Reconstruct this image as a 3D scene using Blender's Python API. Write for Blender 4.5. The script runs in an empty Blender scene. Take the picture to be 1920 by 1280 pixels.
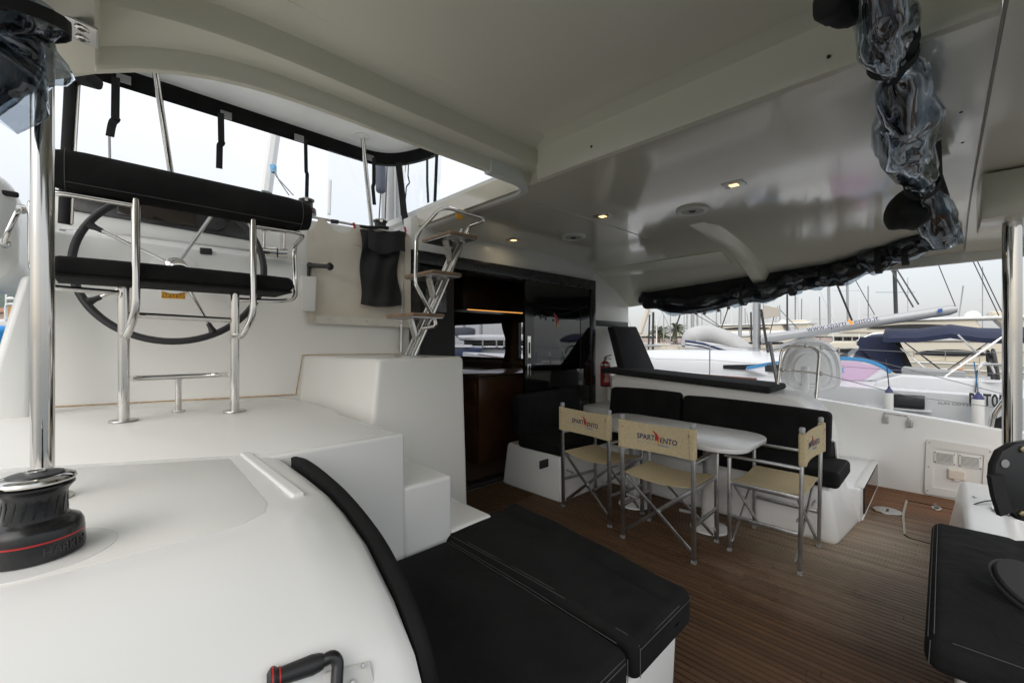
import bpy, bmesh, math, random
from mathutils import Vector, Matrix
R = math.radians
random.seed(7)
# ---------------------------------------------------------------- camera, sky, sun, exposure
SC = bpy.context.scene
COL = SC.collection
CAMZ, FPX, YAW = 1.40, 790.0, 44.3
SY, CY = math.sin(R(YAW)), math.cos(R(YAW))
cam = bpy.data.cameras.new('camera')
cam.sensor_width = 36.0
cam.lens = FPX / 1920.0 * 36.0
cam.clip_start = 0.03
cam.clip_end = 9000
camo = bpy.data.objects.new('camera', cam)
camo.location = (0, 0, CAMZ)
camo.rotation_euler = (R(90), 0, -R(YAW))
COL.objects.link(camo)
SC.camera = camo

SUN_EL, SUN_AZ = 40.0, 252.0          # soft sun behind the cloud, over the port quarter
W = bpy.data.worlds.new('World'); SC.world = W; W.use_nodes = True
nt = W.node_tree; nt.nodes.clear()
def wn(t, **k):
    n = nt.nodes.new(t)
    for a, b in k.items(): setattr(n, a, b)
    return n
sky = wn('ShaderNodeTexSky', sky_type='NISHITA', sun_disc=False)
sky.sun_elevation = R(SUN_EL); sky.sun_rotation = R(SUN_AZ)
sky.air_density = 1.0; sky.dust_density = 4.0
bgs = wn('ShaderNodeBackground'); bgs.inputs[1].default_value = 0.05
nt.links.new(sky.outputs[0], bgs.inputs[0])
# overcast layer: brighter overhead than at the horizon, faint cloud mottling
tc = wn('ShaderNodeTexCoord'); sep = wn('ShaderNodeSeparateXYZ')
nt.links.new(tc.outputs['Generated'], sep.inputs[0])
mr = wn('ShaderNodeMapRange'); mr.inputs[1].default_value = 0; mr.inputs[2].default_value = 1
mr.inputs[3].default_value = 0.61; mr.inputs[4].default_value = 1.65
nt.links.new(sep.outputs[2], mr.inputs[0])
nz = wn('ShaderNodeTexNoise'); nz.inputs['Scale'].default_value = 2.2; nz.inputs['Detail'].default_value = 4
nt.links.new(tc.outputs['Generated'], nz.inputs['Vector'])
mr2 = wn('ShaderNodeMapRange'); mr2.inputs[1].default_value = .3; mr2.inputs[2].default_value = .7
mr2.inputs[3].default_value = .93; mr2.inputs[4].default_value = 1.07
nt.links.new(nz.outputs[0], mr2.inputs[0])
mul = wn('ShaderNodeMath', operation='MULTIPLY')
nt.links.new(mr.outputs[0], mul.inputs[0]); nt.links.new(mr2.outputs[0], mul.inputs[1])
bgc = wn('ShaderNodeBackground'); bgc.inputs[0].default_value = (0.955, 0.965, 0.975, 1)
nt.links.new(mul.outputs[0], bgc.inputs[1])
add = wn('ShaderNodeAddShader'); out = wn('ShaderNodeOutputWorld')
nt.links.new(bgs.outputs[0], add.inputs[0]); nt.links.new(bgc.outputs[0], add.inputs[1])
nt.links.new(add.outputs[0], out.inputs[0])

sl = bpy.data.lights.new('sun', 'SUN'); sl.energy = 1.1; sl.angle = R(60); sl.color = (1, .995, .985)
so = bpy.data.objects.new('sun', sl)
_d = Vector((math.sin(R(SUN_AZ))*math.cos(R(SUN_EL)), math.cos(R(SUN_AZ))*math.cos(R(SUN_EL)), math.sin(R(SUN_EL))))
so.rotation_euler = (-_d).to_track_quat('-Z', 'Y').to_euler()
COL.objects.link(so)

SC.view_settings.view_transform = 'Standard'; SC.view_settings.look = 'None'
SC.view_settings.exposure = 0.0; SC.view_settings.gamma = 1.0
SC.view_settings.use_curve_mapping = False
SC.render.engine = 'CYCLES'
SC.cycles.use_denoising = True
SC.cycles.max_bounces = 10; SC.cycles.diffuse_bounces = 6; SC.cycles.glossy_bounces = 5
SC.cycles.transparent_max_bounces = 16; SC.cycles.transmission_bounces = 6
SC.cycles.sample_clamp_indirect = 6.0
SC.cycles.caustics_reflective = False; SC.cycles.caustics_refractive = False

# ---------------------------------------------------------------- helpers
def P(u, v, x=None, y=None, z=None, d=None):
    """a point of the photograph at a known distance (x, y, z of the place or depth d)"""
    a, b = (u-960.0)/FPX, (640.0-v)/FPX
    dx, dy = SY + CY*a, CY - SY*a
    if d is not None: t = d
    elif z is not None: t = (z-CAMZ)/b
    elif x is not None: t = x/dx
    else: t = y/dy
    return Vector((t*dx, t*dy, CAMZ + t*b))

def auto(me, ang=38):
    for p in me.polygons: p.use_smooth = True
    me.set_sharp_from_angle(angle=R(ang))

def fillet(pts, r, n=5):
    pts = [Vector(p) for p in pts]; out = [pts[0]]
    rr = r if isinstance(r, (list, tuple)) else [r]*len(pts)
    for i in range(1, len(pts)-1):
        a, b, c = pts[i-1], pts[i], pts[i+1]
        d1, d2 = (a-b), (c-b)
        k = min(rr[i], d1.length*.48, d2.length*.48)
        p, q = b + d1.normalized()*k, b + d2.normalized()*k
        for j in range(n+1):
            t = j/n
            out.append(p*(1-t)**2 + b*2*t*(1-t) + q*t*t)
    out.append(pts[-1]); return out

class M:
    def __init__(s): s.v = []; s.f = []
    def add(s, vs, fs, mx=None):
        o = len(s.v)
        s.v += [tuple(mx @ Vector(p)) if mx else tuple(p) for p in vs]
        s.f += [tuple(i+o for i in f) for f in fs]; return s
    def box(s, x0, x1, y0, y1, z0, z1, mx=None):
        vs = [(x0,y0,z0),(x1,y0,z0),(x1,y1,z0),(x0,y1,z0),(x0,y0,z1),(x1,y0,z1),(x1,y1,z1),(x0,y1,z1)]
        return s.add(vs, [(3,2,1,0),(4,5,6,7),(0,1,5,4),(1,2,6,5),(2,3,7,6),(3,0,4,7)], mx)
    def hexa(s, b, t):
        """eight corners: four below, four above (same order)"""
        return s.add(list(b)+list(t), [(3,2,1,0),(4,5,6,7),(0,1,5,4),(1,2,6,5),(2,3,7,6),(3,0,4,7)])
    def loft(s, rings, close=True, caps=True):
        n = len(rings[0]); vs = [p for r in rings for p in r]; fs = []
        for i in range(len(rings)-1):
            for j in range(n if close else n-1):
                k = (j+1) % n
                fs.append((i*n+j, i*n+k, (i+1)*n+k, (i+1)*n+j))
        if caps and close:
            fs.append(tuple(range(n-1, -1, -1))); fs.append(tuple((len(rings)-1)*n+j for j in range(n)))
        return s.add(vs, fs)
    def prism(s, poly, off):
        """polygon in space pushed along a vector"""
        off = Vector(off)
        return s.loft([[Vector(p) for p in poly], [Vector(p)+off for p in poly]])
    def tube(s, pts, r, n=10, closed=False):
        pts = [Vector(p) for p in pts]
        N = len(pts); rs = r if isinstance(r, (list, tuple)) else [r]*N
        T = []
        for i in range(N):
            a = pts[i-1] if (i or closed) else pts[0]
            b = pts[(i+1) % N] if (i < N-1 or closed) else pts[-1]
            T.append((b-a).normalized())
        up = Vector((0,0,1)) if abs(T[0].z) < .9 else Vector((1,0,0))
        nrm = (up - T[0]*up.dot(T[0])).normalized(); rings = []
        for i in range(N):
            nrm = (nrm - T[i]*nrm.dot(T[i])).normalized(); bi = T[i].cross(nrm)
            rings.append([pts[i] + (nrm*math.cos(2*math.pi*j/n) + bi*math.sin(2*math.pi*j/n))*rs[i] for j in range(n)])
        if closed: rings.append(rings[0])
        return s.loft(rings, caps=not closed)
    def bar(s, a, b, w, h, up=(0,0,1)):
        """straight rectangular bar"""
        a, b = Vector(a), Vector(b); t = (b-a).normalized(); up = Vector(up)
        u = (up - t*up.dot(t))
        if u.length < 1e-4: u = Vector((1,0,0)) - t*t.x
        u.normalize(); w2 = t.cross(u)*(w/2); u = u*(h/2)
        return s.loft([[p-w2-u, p+w2-u, p+w2+u, p-w2+u] for p in (a, b)])
    def strip(s, pts, w, th, side):
        """flat strap along points; side = width direction"""
        pts = [Vector(p) for p in pts]; side = Vector(side).normalized(); rings = []
        for i, p in enumerate(pts):
            a, b = pts[max(0, i-1)], pts[min(len(pts)-1, i+1)]
            t = (b-a).normalized(); sd = (side - t*side.dot(t)).normalized(); nn = t.cross(sd)
            rings.append([p-sd*w/2-nn*th/2, p+sd*w/2-nn*th/2, p+sd*w/2+nn*th/2, p-sd*w/2+nn*th/2])
        return s.loft(rings)
    def lathe(s, prof, n=32, mx=None, cx=0, cy=0):
        vs, fs = [], []; m = len(prof)
        for j in range(n):
            a = 2*math.pi*j/n
            for r, z in prof: vs.append((cx+r*math.cos(a), cy+r*math.sin(a), z))
        for j in range(n):
            k = (j+1) % n
            for i in range(m-1): fs.append((j*m+i, k*m+i, k*m+i+1, j*m+i+1))
        if prof[0][0] > 1e-5: fs.append(tuple(j*m for j in range(n-1, -1, -1)))
        if prof[-1][0] > 1e-5: fs.append(tuple(j*m+m-1 for j in range(n)))
        return s.add(vs, fs, mx)
    def rbox(s, x0, x1, y0, y1, z0, z1, r, n=3, puff=0, mid=4, warp=None, mx=None):
        """rounded, slightly puffed box (cushions, mouldings)"""
        c = Vector(((x0+x1)/2, (y0+y1)/2, (z0+z1)/2)); h = Vector(((x1-x0)/2, (y1-y0)/2, (z1-z0)/2))
        r = min(r, h.x*.999, h.y*.999, h.z*.999)
        def samp(hh):
            o = [-hh + r*(1-math.tan(math.pi/4*(1-i/n))) for i in range(n)]
            i0 = hh - r
            o += [-i0 + 2*i0*k/mid for k in range(mid+1)]
            o += [-q for q in reversed(o[:n])]
            return o
        ax = [samp(h.x), samp(h.y), samp(h.z)]
        idx = {}; vs = []; fs = []
        def vid(p):
            key = tuple(round(q, 6) for q in p)
            if key not in idx:
                q = Vector([max(-(h[i]-r), min(h[i]-r, p[i])) for i in range(3)])
                d = Vector(p) - q
                if d.length > 1e-9: q = q + d.normalized()*r
                if puff:
                    k = (1-(q.x/h.x)**2)*(1-(q.y/h.y)**2)
                    q.z += math.copysign(puff*max(k, 0)**.6, q.z) if q.z > 0 else 0
                q = q + c
                if warp: q = Vector(warp(q))
                idx[key] = len(vs); vs.append(q)
            return idx[key]
        for a in range(3):
            b, cc = (a+1) % 3, (a+2) % 3
            for sgn in (-1, 1):
                for i in range(len(ax[b])-1):
                    for j in range(len(ax[cc])-1):
                        qd = []
                        for (ii, jj) in ((i,j),(i+1,j),(i+1,j+1),(i,j+1)):
                            p = [0,0,0]; p[a] = sgn*h[a]; p[b] = ax[b][ii]; p[cc] = ax[cc][jj]; qd.append(vid(p))
                        qd = list(dict.fromkeys(qd))
                        if len(qd) > 2: fs.append(tuple(qd if sgn > 0 else qd[::-1]))
        return s.add(vs, fs, mx)
    def sheet(s, fn, nu, nv, th=0.0, tdir=(0,0,1)):
        """surface fn(a,b), a,b in 0..1, with thickness along tdir"""
        vs = [Vector(fn(i/nu, j/nv)) for i in range(nu+1) for j in range(nv+1)]
        w = nv+1; fs = []
        for i in range(nu):
            for j in range(nv): fs.append((i*w+j, (i+1)*w+j, (i+1)*w+j+1, i*w+j+1))
        if th:
            o = len(vs); td = Vector(tdir)*th
            vs += [p+td for p in vs[:o]]
            fs += [tuple(q+o for q in f[::-1]) for f in fs]
            b = [i*w for i in range(nu+1)] + [nu*w+j for j in range(1, nv+1)] + [i*w+nv for i in range(nu-1, -1, -1)] + [j for j in range(nv-1, 0, -1)]
            for k in range(len(b)):
                p, q = b[k], b[(k+1) % len(b)]; fs.append((q, p, p+o, q+o))
        return s.add(vs, fs)
    def mesh(s, name, ang=38, bevel=0, seg=2):
        me = bpy.data.meshes.new(name); me.from_pydata(s.v, [], s.f)
        bm = bmesh.new(); bm.from_mesh(me)
        bmesh.ops.remove_doubles(bm, verts=bm.verts, dist=1e-6)
        if bevel:
            es = [e for e in bm.edges if len(e.link_faces) == 2 and e.calc_face_angle(0) > R(30)]
            bmesh.ops.bevel(bm, geom=es, offset=bevel, segments=seg, profile=.5, affect='EDGES', clamp_overlap=True)
        bmesh.ops.recalc_face_normals(bm, faces=bm.faces)
        bm.to_mesh(me); bm.free(); auto(me, ang); return me
    def build(s, name, m, parent=None, ang=38, bevel=0, seg=2):
        return link(name, s.mesh(name, ang, bevel, seg), m, parent)

def link(name, me, m, parent=None):
    if m is not None and not me.materials: me.materials.append(m)
    o = bpy.data.objects.new(name, me); COL.objects.link(o)
    if parent is not None: o.parent = parent; o.matrix_parent_inverse = parent.matrix_world.inverted() if False else Matrix()
    return o
def tag(o, label, cat, group=None):
    o['label'] = label; o['category'] = cat
    if group: o['group'] = group
    return o
def thing(name, label, cat, group=None, loc=(0,0,0), rz=0):
    o = bpy.data.objects.new(name, None); COL.objects.link(o)
    o.location = loc; o.rotation_euler = (0,0,rz); o.empty_display_size = .1
    return tag(o, label, cat, group)
def struct(o): o['kind'] = 'structure'; return o
def text_mesh(txt, size, ext=.0006, align='CENTER', bold=0.0, sx=1.0):
    c = bpy.data.curves.new('lettering', 'FONT'); c.body = txt; c.size = size; c.extrude = ext
    c.align_x = align; c.align_y = 'CENTER'; c.offset = bold; c.resolution_u = 3
    o = bpy.data.objects.new('lettering', c); COL.objects.link(o)
    bpy.context.view_layer.update()
    me = bpy.data.meshes.new_from_object(o.evaluated_get(bpy.context.evaluated_depsgraph_get()))
    bpy.data.objects.remove(o); bpy.data.curves.remove(c)
    if sx != 1:
        for v in me.vertices: v.co.x *= sx
    return me
def frame_mx(o, ex, ey):
    """matrix whose local x, y run along ex, ey at origin o"""
    ex = Vector(ex).normalized(); ey = Vector(ey); ez = ex.cross(ey).normalized(); ey = ez.cross(ex)
    m = Matrix.Identity(4)
    for i in range(3): m[i][0], m[i][1], m[i][2], m[i][3] = ex[i], ey[i], ez[i], Vector(o)[i]
    return m
def put_text(txt, size, o, ex, ey, m, parent, name='lettering', **k):
    me = text_mesh(txt, size, **k); me.transform(frame_mx(o, ex, ey))
    return link(name, me, m, parent)

# ---------------------------------------------------------------- materials
MAT = {}
def mat(name, col, rough=.5, metal=0, var=None, bump=None, bump2=None, spec=None, coat=0, coat_r=.1, emit=None, rvar=0, alpha=None):
    """var = (noise scale, second colour, detail); bump = (scale, strength, distance)"""
    m = bpy.data.materials.new(name); m.use_nodes = True; n = m.node_tree; b = n.nodes['Principled BSDF']
    b.inputs['Base Color'].default_value = (*col, 1); b.inputs['Roughness'].default_value = rough
    b.inputs['Metallic'].default_value = metal
    if spec is not None: b.inputs['Specular IOR Level'].default_value = spec
    if coat: b.inputs['Coat Weight'].default_value = coat; b.inputs['Coat Roughness'].default_value = coat_r
    g = n.nodes.new('ShaderNodeNewGeometry')
    def noise(sc, det=4, dist=0):
        t = n.nodes.new('ShaderNodeTexNoise'); t.inputs['Scale'].default_value = sc; t.inputs['Detail'].default_value = det
        t.inputs['Distortion'].default_value = dist
        n.links.new(g.outputs['Position'], t.inputs['Vector']); return t
    if var:
        t = noise(var[0], var[2] if len(var) > 2 else 4)
        rp = n.nodes.new('ShaderNodeMapRange'); rp.inputs[1].default_value = .35; rp.inputs[2].default_value = .68
        n.links.new(t.outputs[0], rp.inputs[0])
        mx = n.nodes.new('ShaderNodeMix'); mx.data_type = 'RGBA'
        mx.inputs[6].default_value = (*col, 1); mx.inputs[7].default_value = (*var[1], 1)
        n.links.new(rp.outputs[0], mx.inputs[0]); n.links.new(mx.outputs[2], b.inputs['Base Color'])
    if rvar:
        t = noise(9, 5, .4); rp = n.nodes.new('ShaderNodeMapRange')
        rp.inputs[1].default_value = .3; rp.inputs[2].default_value = .7
        rp.inputs[3].default_value = max(rough-rvar, .01); rp.inputs[4].default_value = rough+rvar
        n.links.new(t.outputs[0], rp.inputs[0]); n.links.new(rp.outputs[0], b.inputs['Roughness'])
    if bump:
        t = noise(bump[0], 4); bp = n.nodes.new('ShaderNodeBump')
        bp.inputs['Strength'].default_value = bump[1]; bp.inputs['Distance'].default_value = bump[2]
        n.links.new(t.outputs[0], bp.inputs['Height']); n.links.new(bp.outputs[0], b.inputs['Normal'])
        if bump2:
            t2 = noise(bump2[0], 5, 1.2); bq = n.nodes.new('ShaderNodeBump')
            bq.inputs['Strength'].default_value = bump2[1]; bq.inputs['Distance'].default_value = bump2[2]
            n.links.new(t2.outputs[0], bq.inputs['Height']); n.links.new(bq.outputs[0], bp.inputs['Normal'])
    if emit:
        b.inputs['Emission Color'].default_value = (*emit[0], 1); b.inputs['Emission Strength'].default_value = emit[1]
    if alpha is not None: b.inputs['Alpha'].default_value = alpha
    MAT[name] = m; return m
mat('gelcoat', (.815,.82,.805), .22, var=(1.1, (.80,.80,.775), 6), spec=.45)
mat('gelcoat_warm', (.80,.79,.755), .3, var=(1.6, (.79,.778,.738), 5))
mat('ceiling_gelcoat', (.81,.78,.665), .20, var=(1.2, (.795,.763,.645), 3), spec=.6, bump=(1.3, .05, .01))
mat('ceiling_gloss', (.70,.67,.575), .10, var=(1.2, (.685,.652,.555), 3), spec=.85, bump=(1.1, .06, .012))  # darker base than ceiling_gelcoat: weaker starboard light is put into the colour
mat('chrome', (.60,.59,.57), .09, 1, rvar=.05, var=(30, (.62,.60,.57), 3))
mat('steel_dull', (.5,.49,.47), .32, 1, rvar=.1)
mat('aluminium', (.55,.56,.57), .36, 1, rvar=.08, var=(25, (.47,.47,.47), 3))
mat('aluminium_grey', (.42,.43,.44), .45, .6)
mat('black_fabric', (.007,.007,.0072), .88, spec=.2, var=(5, (.0135,.0135,.0137), 7), bump=(420, .4, .0014), bump2=(5.5, .55, .02))
mat('charcoal_fabric', (.024,.0245,.026), .9, spec=.2, var=(6, (.03,.03,.032), 6), bump=(420, .35, .0012), bump2=(6, .3, .015))
mat('thread', (.075,.075,.075), .8)
mat('seam_shadow', (.006,.006,.006), .9, spec=.1)
mat('black_plastic', (.013,.013,.014), .3, rvar=.08)
mat('black_satin', (.02,.02,.021), .45, bump=(200, .1, .0008))
mat('rubber', (.02,.02,.02), .6)
mat('winch_grey', (.013,.013,.014), .26, .2, rvar=.08, var=(18, (.024,.024,.025), 4))
mat('red_line', (.45,.02,.02), .4)
mat('beige_canvas', (.70,.645,.565), .85, var=(3.0, (.60,.535,.445), 6), bump=(260, .3, .001), spec=.2)
mat('black_cloth', (.016,.016,.017), .75, spec=.3, bump=(7, .5, .01), var=(6, (.025,.025,.026), 4))
mat('chair_mesh', (.60,.50,.32), .85, var=(80, (.50,.41,.25), 3), bump=(600, .4, .001), spec=.2)
mat('caulk_rust', (.42,.25,.10), .8, var=(30, (.55,.42,.26), 4))
mat('wood_dark', (.10,.047,.021), .35, var=(9, (.07,.031,.013), 6))
mat('wood_tread', (.28,.19,.12), .5, var=(20, (.20,.13,.08), 5))
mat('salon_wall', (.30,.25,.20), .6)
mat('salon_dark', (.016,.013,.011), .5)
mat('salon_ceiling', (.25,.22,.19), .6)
mat('curtain_brown', (.07,.05,.03), .9)
mat('amber_led', (.9,.5,.12), .5, emit=((1,.45,.10), 1.1))
mat('lamp_glow', (1,.8,.5), .5, emit=((1,.66,.30), 2.2))
mat('lamp_glow_dim', (1,.9,.7), .5, emit=((1,.86,.6), 2.5))
mat('red_paint', (.42,.03,.035), .28)
mat('white_paint', (.8,.8,.79), .4)
mat('white_plastic', (.74,.73,.70), .4)
mat('ivory_plastic', (.70,.63,.54), .4)
mat('orange_sticker', (.75,.36,.02), .5)
mat('navy_print', (.02,.03,.11), .6)
mat('blue_print', (.10,.25,.50), .6)
mat('red_print', (.45,.03,.03), .6)
mat('orange_print', (.85,.36,.05), .6)
mat('black_print', (.012,.012,.013), .5)
mat('grey_print', (.16,.17,.18), .5)
mat('doormat', (.10,.065,.035), .95, var=(60, (.05,.032,.018), 5), bump=(180, .8, .004), spec=.1)
mat('caulk_black', (.004,.004,.004), .8, spec=.1)
mat('velcro', (.30,.30,.30), .8)
mat('rope', (.55,.53,.48), .9)

def teak():
    m = bpy.data.materials.new('teak'); m.use_nodes = True; n = m.node_tree; b = n.nodes['Principled BSDF']; L = n.links.new
    g = n.nodes.new('ShaderNodeNewGeometry'); oi = n.nodes.new('ShaderNodeObjectInfo')
    mp = n.nodes.new('ShaderNodeMapping'); mp.inputs['Scale'].default_value = (260, 5, 20)
    L(g.outputs['Position'], mp.inputs['Vector'])
    of = n.nodes.new('ShaderNodeVectorMath'); of.operation = 'ADD'
    cb = n.nodes.new('ShaderNodeCombineXYZ'); mu = n.nodes.new('ShaderNodeMath'); mu.operation = 'MULTIPLY'; mu.inputs[1].default_value = 60
    L(oi.outputs['Random'], mu.inputs[0]); L(mu.outputs[0], cb.inputs[1]); L(mp.outputs[0], of.inputs[0]); L(cb.outputs[0], of.inputs[1])
    gr = n.nodes.new('ShaderNodeTexNoise'); gr.inputs['Scale'].default_value = 1; gr.inputs['Detail'].default_value = 6
    L(of.outputs[0], gr.inputs['Vector'])
    big = n.nodes.new('ShaderNodeTexNoise'); big.inputs['Scale'].default_value = 1.3; big.inputs['Detail'].default_value = 5
    L(g.outputs['Position'], big.inputs['Vector'])
    def mix(fac, c1, c2):
        x = n.nodes.new('ShaderNodeMix'); x.data_type = 'RGBA'
        for s, c in ((6, c1), (7, c2)):
            if isinstance(c, tuple): x.inputs[s].default_value = (*c, 1)
            else: L(c, x.inputs[s])
        L(fac, x.inputs[0]); return x.outputs[2]
    def rng(o, a, b_, c=0, d=1):
        q = n.nodes.new('ShaderNodeMapRange')
        for i, z in enumerate((a, b_, c, d)): q.inputs[i+1].default_value = z
        L(o, q.inputs[0]); return q.outputs[0]
    brown = mix(rng(gr.outputs[0], .3, .7), (.080,.039,.0175), (.112,.060,.029))
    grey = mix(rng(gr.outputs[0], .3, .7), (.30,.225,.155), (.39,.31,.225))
    rusty = mix(rng(gr.outputs[0], .3, .7), (.165,.070,.027), (.215,.098,.041))
    # pale aft patch: bleached teak plus skylight painted into its colour; newer oiled teak along the starboard side
    sx = n.nodes.new('ShaderNodeSeparateXYZ'); L(g.outputs['Position'], sx.inputs[0])
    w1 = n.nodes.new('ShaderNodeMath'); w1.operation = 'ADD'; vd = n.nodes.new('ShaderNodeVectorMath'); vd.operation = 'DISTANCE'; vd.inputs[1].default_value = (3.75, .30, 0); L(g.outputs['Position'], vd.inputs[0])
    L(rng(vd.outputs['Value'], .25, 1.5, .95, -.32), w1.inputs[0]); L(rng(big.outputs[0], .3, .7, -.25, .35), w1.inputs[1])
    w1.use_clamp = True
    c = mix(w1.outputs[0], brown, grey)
    w2 = n.nodes.new('ShaderNodeMath'); w2.operation = 'ADD'; L(rng(sx.outputs[0], 4.1, 4.9, -.15, 1.1), w2.inputs[0]); L(rng(big.outputs[0], .3, .7, -.35, .35), w2.inputs[1])
    w2.use_clamp = True
    c = mix(w2.outputs[0], c, rusty)
    hv = n.nodes.new('ShaderNodeHueSaturation'); L(c, hv.inputs['Color']); L(rng(oi.outputs['Random'], 0, 1, .80, 1.18), hv.inputs['Value'])
    # dark foot-worn stains
    st = n.nodes.new('ShaderNodeTexNoise'); st.inputs['Scale'].default_value = 4.2; st.inputs['Detail'].default_value = 7; st.inputs['Roughness'].default_value = .7
    L(g.outputs['Position'], st.inputs['Vector'])
    c = mix(rng(st.outputs[0], .60, .72, 0, .5), hv.outputs[0], (.07,.038,.02))
    L(c, b.inputs['Base Color']); b.inputs['Roughness'].default_value = .62
    bp = n.nodes.new('ShaderNodeBump'); bp.inputs['Strength'].default_value = .25; bp.inputs['Distance'].default_value = .002
    L(gr.outputs[0], bp.inputs['Height']); L(bp.outputs[0], b.inputs['Normal'])
    MAT['teak'] = m
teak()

def nonskid(name, col, col2):
    m = mat(name, col, .42, var=(1.4, col2, 6)); n = m.node_tree; b = n.nodes['Principled BSDF']; L = n.links.new
    g = n.nodes.new('ShaderNodeNewGeometry'); hs = []
    for rot in (35, -35):
        mp = n.nodes.new('ShaderNodeMapping'); mp.inputs['Rotation'].default_value = (0, 0, R(rot)); L(g.outputs['Position'], mp.inputs['Vector'])
        wv = n.nodes.new('ShaderNodeTexWave'); wv.inputs['Scale'].default_value = 46; wv.inputs['Distortion'].default_value = .3
        L(mp.outputs[0], wv.inputs['Vector']); hs.append(wv.outputs['Fac'])
    mu = n.nodes.new('ShaderNodeMath'); mu.operation = 'MULTIPLY'; L(hs[0], mu.inputs[0]); L(hs[1], mu.inputs[1])
    bp = n.nodes.new('ShaderNodeBump'); bp.inputs['Strength'].default_value = .12; bp.inputs['Distance'].default_value = .003
    L(mu.outputs[0], bp.inputs['Height']); L(bp.outputs[0], b.inputs['Normal'])
nonskid('nonskid', (.82,.82,.795), (.80,.79,.75))

def vinyl(name, tint, refl, scale, strength, tr=.55):
    """clear PVC sheet: see-through with creased, glossy skin"""
    m = bpy.data.materials.new(name); m.use_nodes = True; n = m.node_tree; L = n.links.new
    n.nodes.remove(n.nodes['Principled BSDF']); o = n.nodes['Material Output']
    g = n.nodes.new('ShaderNodeNewGeometry')
    t = n.nodes.new('ShaderNodeTexNoise'); t.inputs['Scale'].default_value = scale; t.inputs['Detail'].default_value = 3; t.inputs['Distortion'].default_value = 1.6
    if name == 'clear_vinyl': t.noise_type = 'RIDGED_MULTIFRACTAL'; t.inputs['Detail'].default_value = 2
    L(g.outputs['Position'], t.inputs['Vector'])
    bp = n.nodes.new('ShaderNodeBump'); bp.inputs['Strength'].default_value = strength; bp.inputs['Distance'].default_value = .02
    L(t.outputs[0], bp.inputs['Height'])
    tr_ = n.nodes.new('ShaderNodeBsdfTransparent'); tr_.inputs[0].default_value = (*tint, 1)
    gl = n.nodes.new('ShaderNodeBsdfGlossy'); gl.inputs['Color'].default_value = (*refl, 1); gl.inputs['Roughness'].default_value = .035
    L(bp.outputs[0], gl.inputs['Normal'])
    fr = n.nodes.new('ShaderNodeFresnel'); L(bp.outputs[0], fr.inputs['Normal'])
    io = n.nodes.new('ShaderNodeMapRange'); io.inputs[3].default_value = 1.5; io.inputs[4].default_value = 1/1.5; L(g.outputs['Backfacing'], io.inputs[0]); L(io.outputs[0], fr.inputs[0])
    ad = n.nodes.new('ShaderNodeMath'); ad.operation = 'ADD'; ad.use_clamp = True; ad.inputs[1].default_value = 1-tr-.45 if tr < .55 else .03
    L(fr.outputs[0], ad.inputs[0])
    mx = n.nodes.new('ShaderNodeMixShader'); L(ad.outputs[0], mx.inputs[0]); L(tr_.outputs[0], mx.inputs[1]); L(gl.outputs[0], mx.inputs[2])
    L(mx.outputs[0], o.inputs[0]); MAT[name] = m
vinyl('clear_vinyl', (.60,.64,.68), (.86,.92,.98), 3.6, .9, .535)
vinyl('vinyl_window', (.95,.96,.965), (.9,.95,1), 2.5, .05, .8)
vinyl('smoke_glass', (.80,.80,.82), (1,1,1), .5, .02, .8)
vinyl('dark_glass', (.030,.030,.034), (1,1,1), .5, .01, .8)
vinyl('acrylic_brown', (.10,.055,.05), (1,.95,.93), .5, .01, .8)
def G(k): return MAT[k]
# ================================================================ SETTING: water, floor, decks, walls, roof
def water():
    m = mat('water', (.035,.055,.06), .12, bump=(1.6, .6, .15), spec=.5)
    o = M().box(-3000, 3000, -3000, 3000, -3, -.95).build('water', m); struct(o)
water()

# --- cockpit floor: caulked bed with teak planks laid fore and aft
floor = struct(M().box(.2, 5.6, -2.2, 3.30, -.10, -.009).build('cockpit_floor', G('caulk_black')))
PW, PG = .0276, .0094
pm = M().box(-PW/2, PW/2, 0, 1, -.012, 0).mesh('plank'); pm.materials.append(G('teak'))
x = 1.62; k = 0
while x < 5.42:
    jy = random.uniform(-.6, 2.6)
    for (a, b) in ((-2.2, jy), (jy+.003, 3.26)):
        if x < 1.9 and b < .2: continue
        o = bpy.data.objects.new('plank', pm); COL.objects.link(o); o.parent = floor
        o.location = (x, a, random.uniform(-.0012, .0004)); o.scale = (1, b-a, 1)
    x += PW+PG

# --- port side: raised helm deck, rolling down to the aft coaming
DZ = 1.0
prof = [(3.95,DZ),(2.2,DZ),(1.35,DZ),(1.20,.992),(1.10,.975),(.97,.937),(.84,.863),(.753,.79),(.705,.71),(.672,.60),(.655,.45),(.645,.2),(.64,-.1)]
profi = [(3.95,DZ),(2.2,DZ),(1.30,DZ),(1.05,DZ),(.985,.991),(.925,.963),(.86,.912),(.79,.830),(.725,.73),(.68,.60),(.655,.45),(.645,.2),(.64,-.1)]
def sect(x, drop=0, dy=0):
    k = max(0, min(1, (x-.29)/.168)); k = k*k*(3-2*k)
    return [Vector((x, (y*k+yi*(1-k))+dy, (z*k+zi*(1-k))-(drop if z > .3 and y < 1.55 else 0))) for (y, z), (yi, zi) in zip(prof, profi)]
def bulk():
    m = M()
    xs = [-1.6, -1.0, -.55, -.2, .1, .29, .335, .375, .41, .44, .458]
    dr = [.30, .10, .02, 0, 0, 0, 0, 0, .002, .010, .028]
    rings = [sect(x, d, 0) for x, d in zip(xs, dr)]
    bot = [[Vector((x, 3.95, -.1))] for x in xs]
    full = [r + [Vector((x, 3.95, -.1))] for r, x in zip(rings, xs)]
    m.loft(full)
    return m
hd = struct(bulk().build('helm_deck', G('gelcoat'), ang=50))
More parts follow.
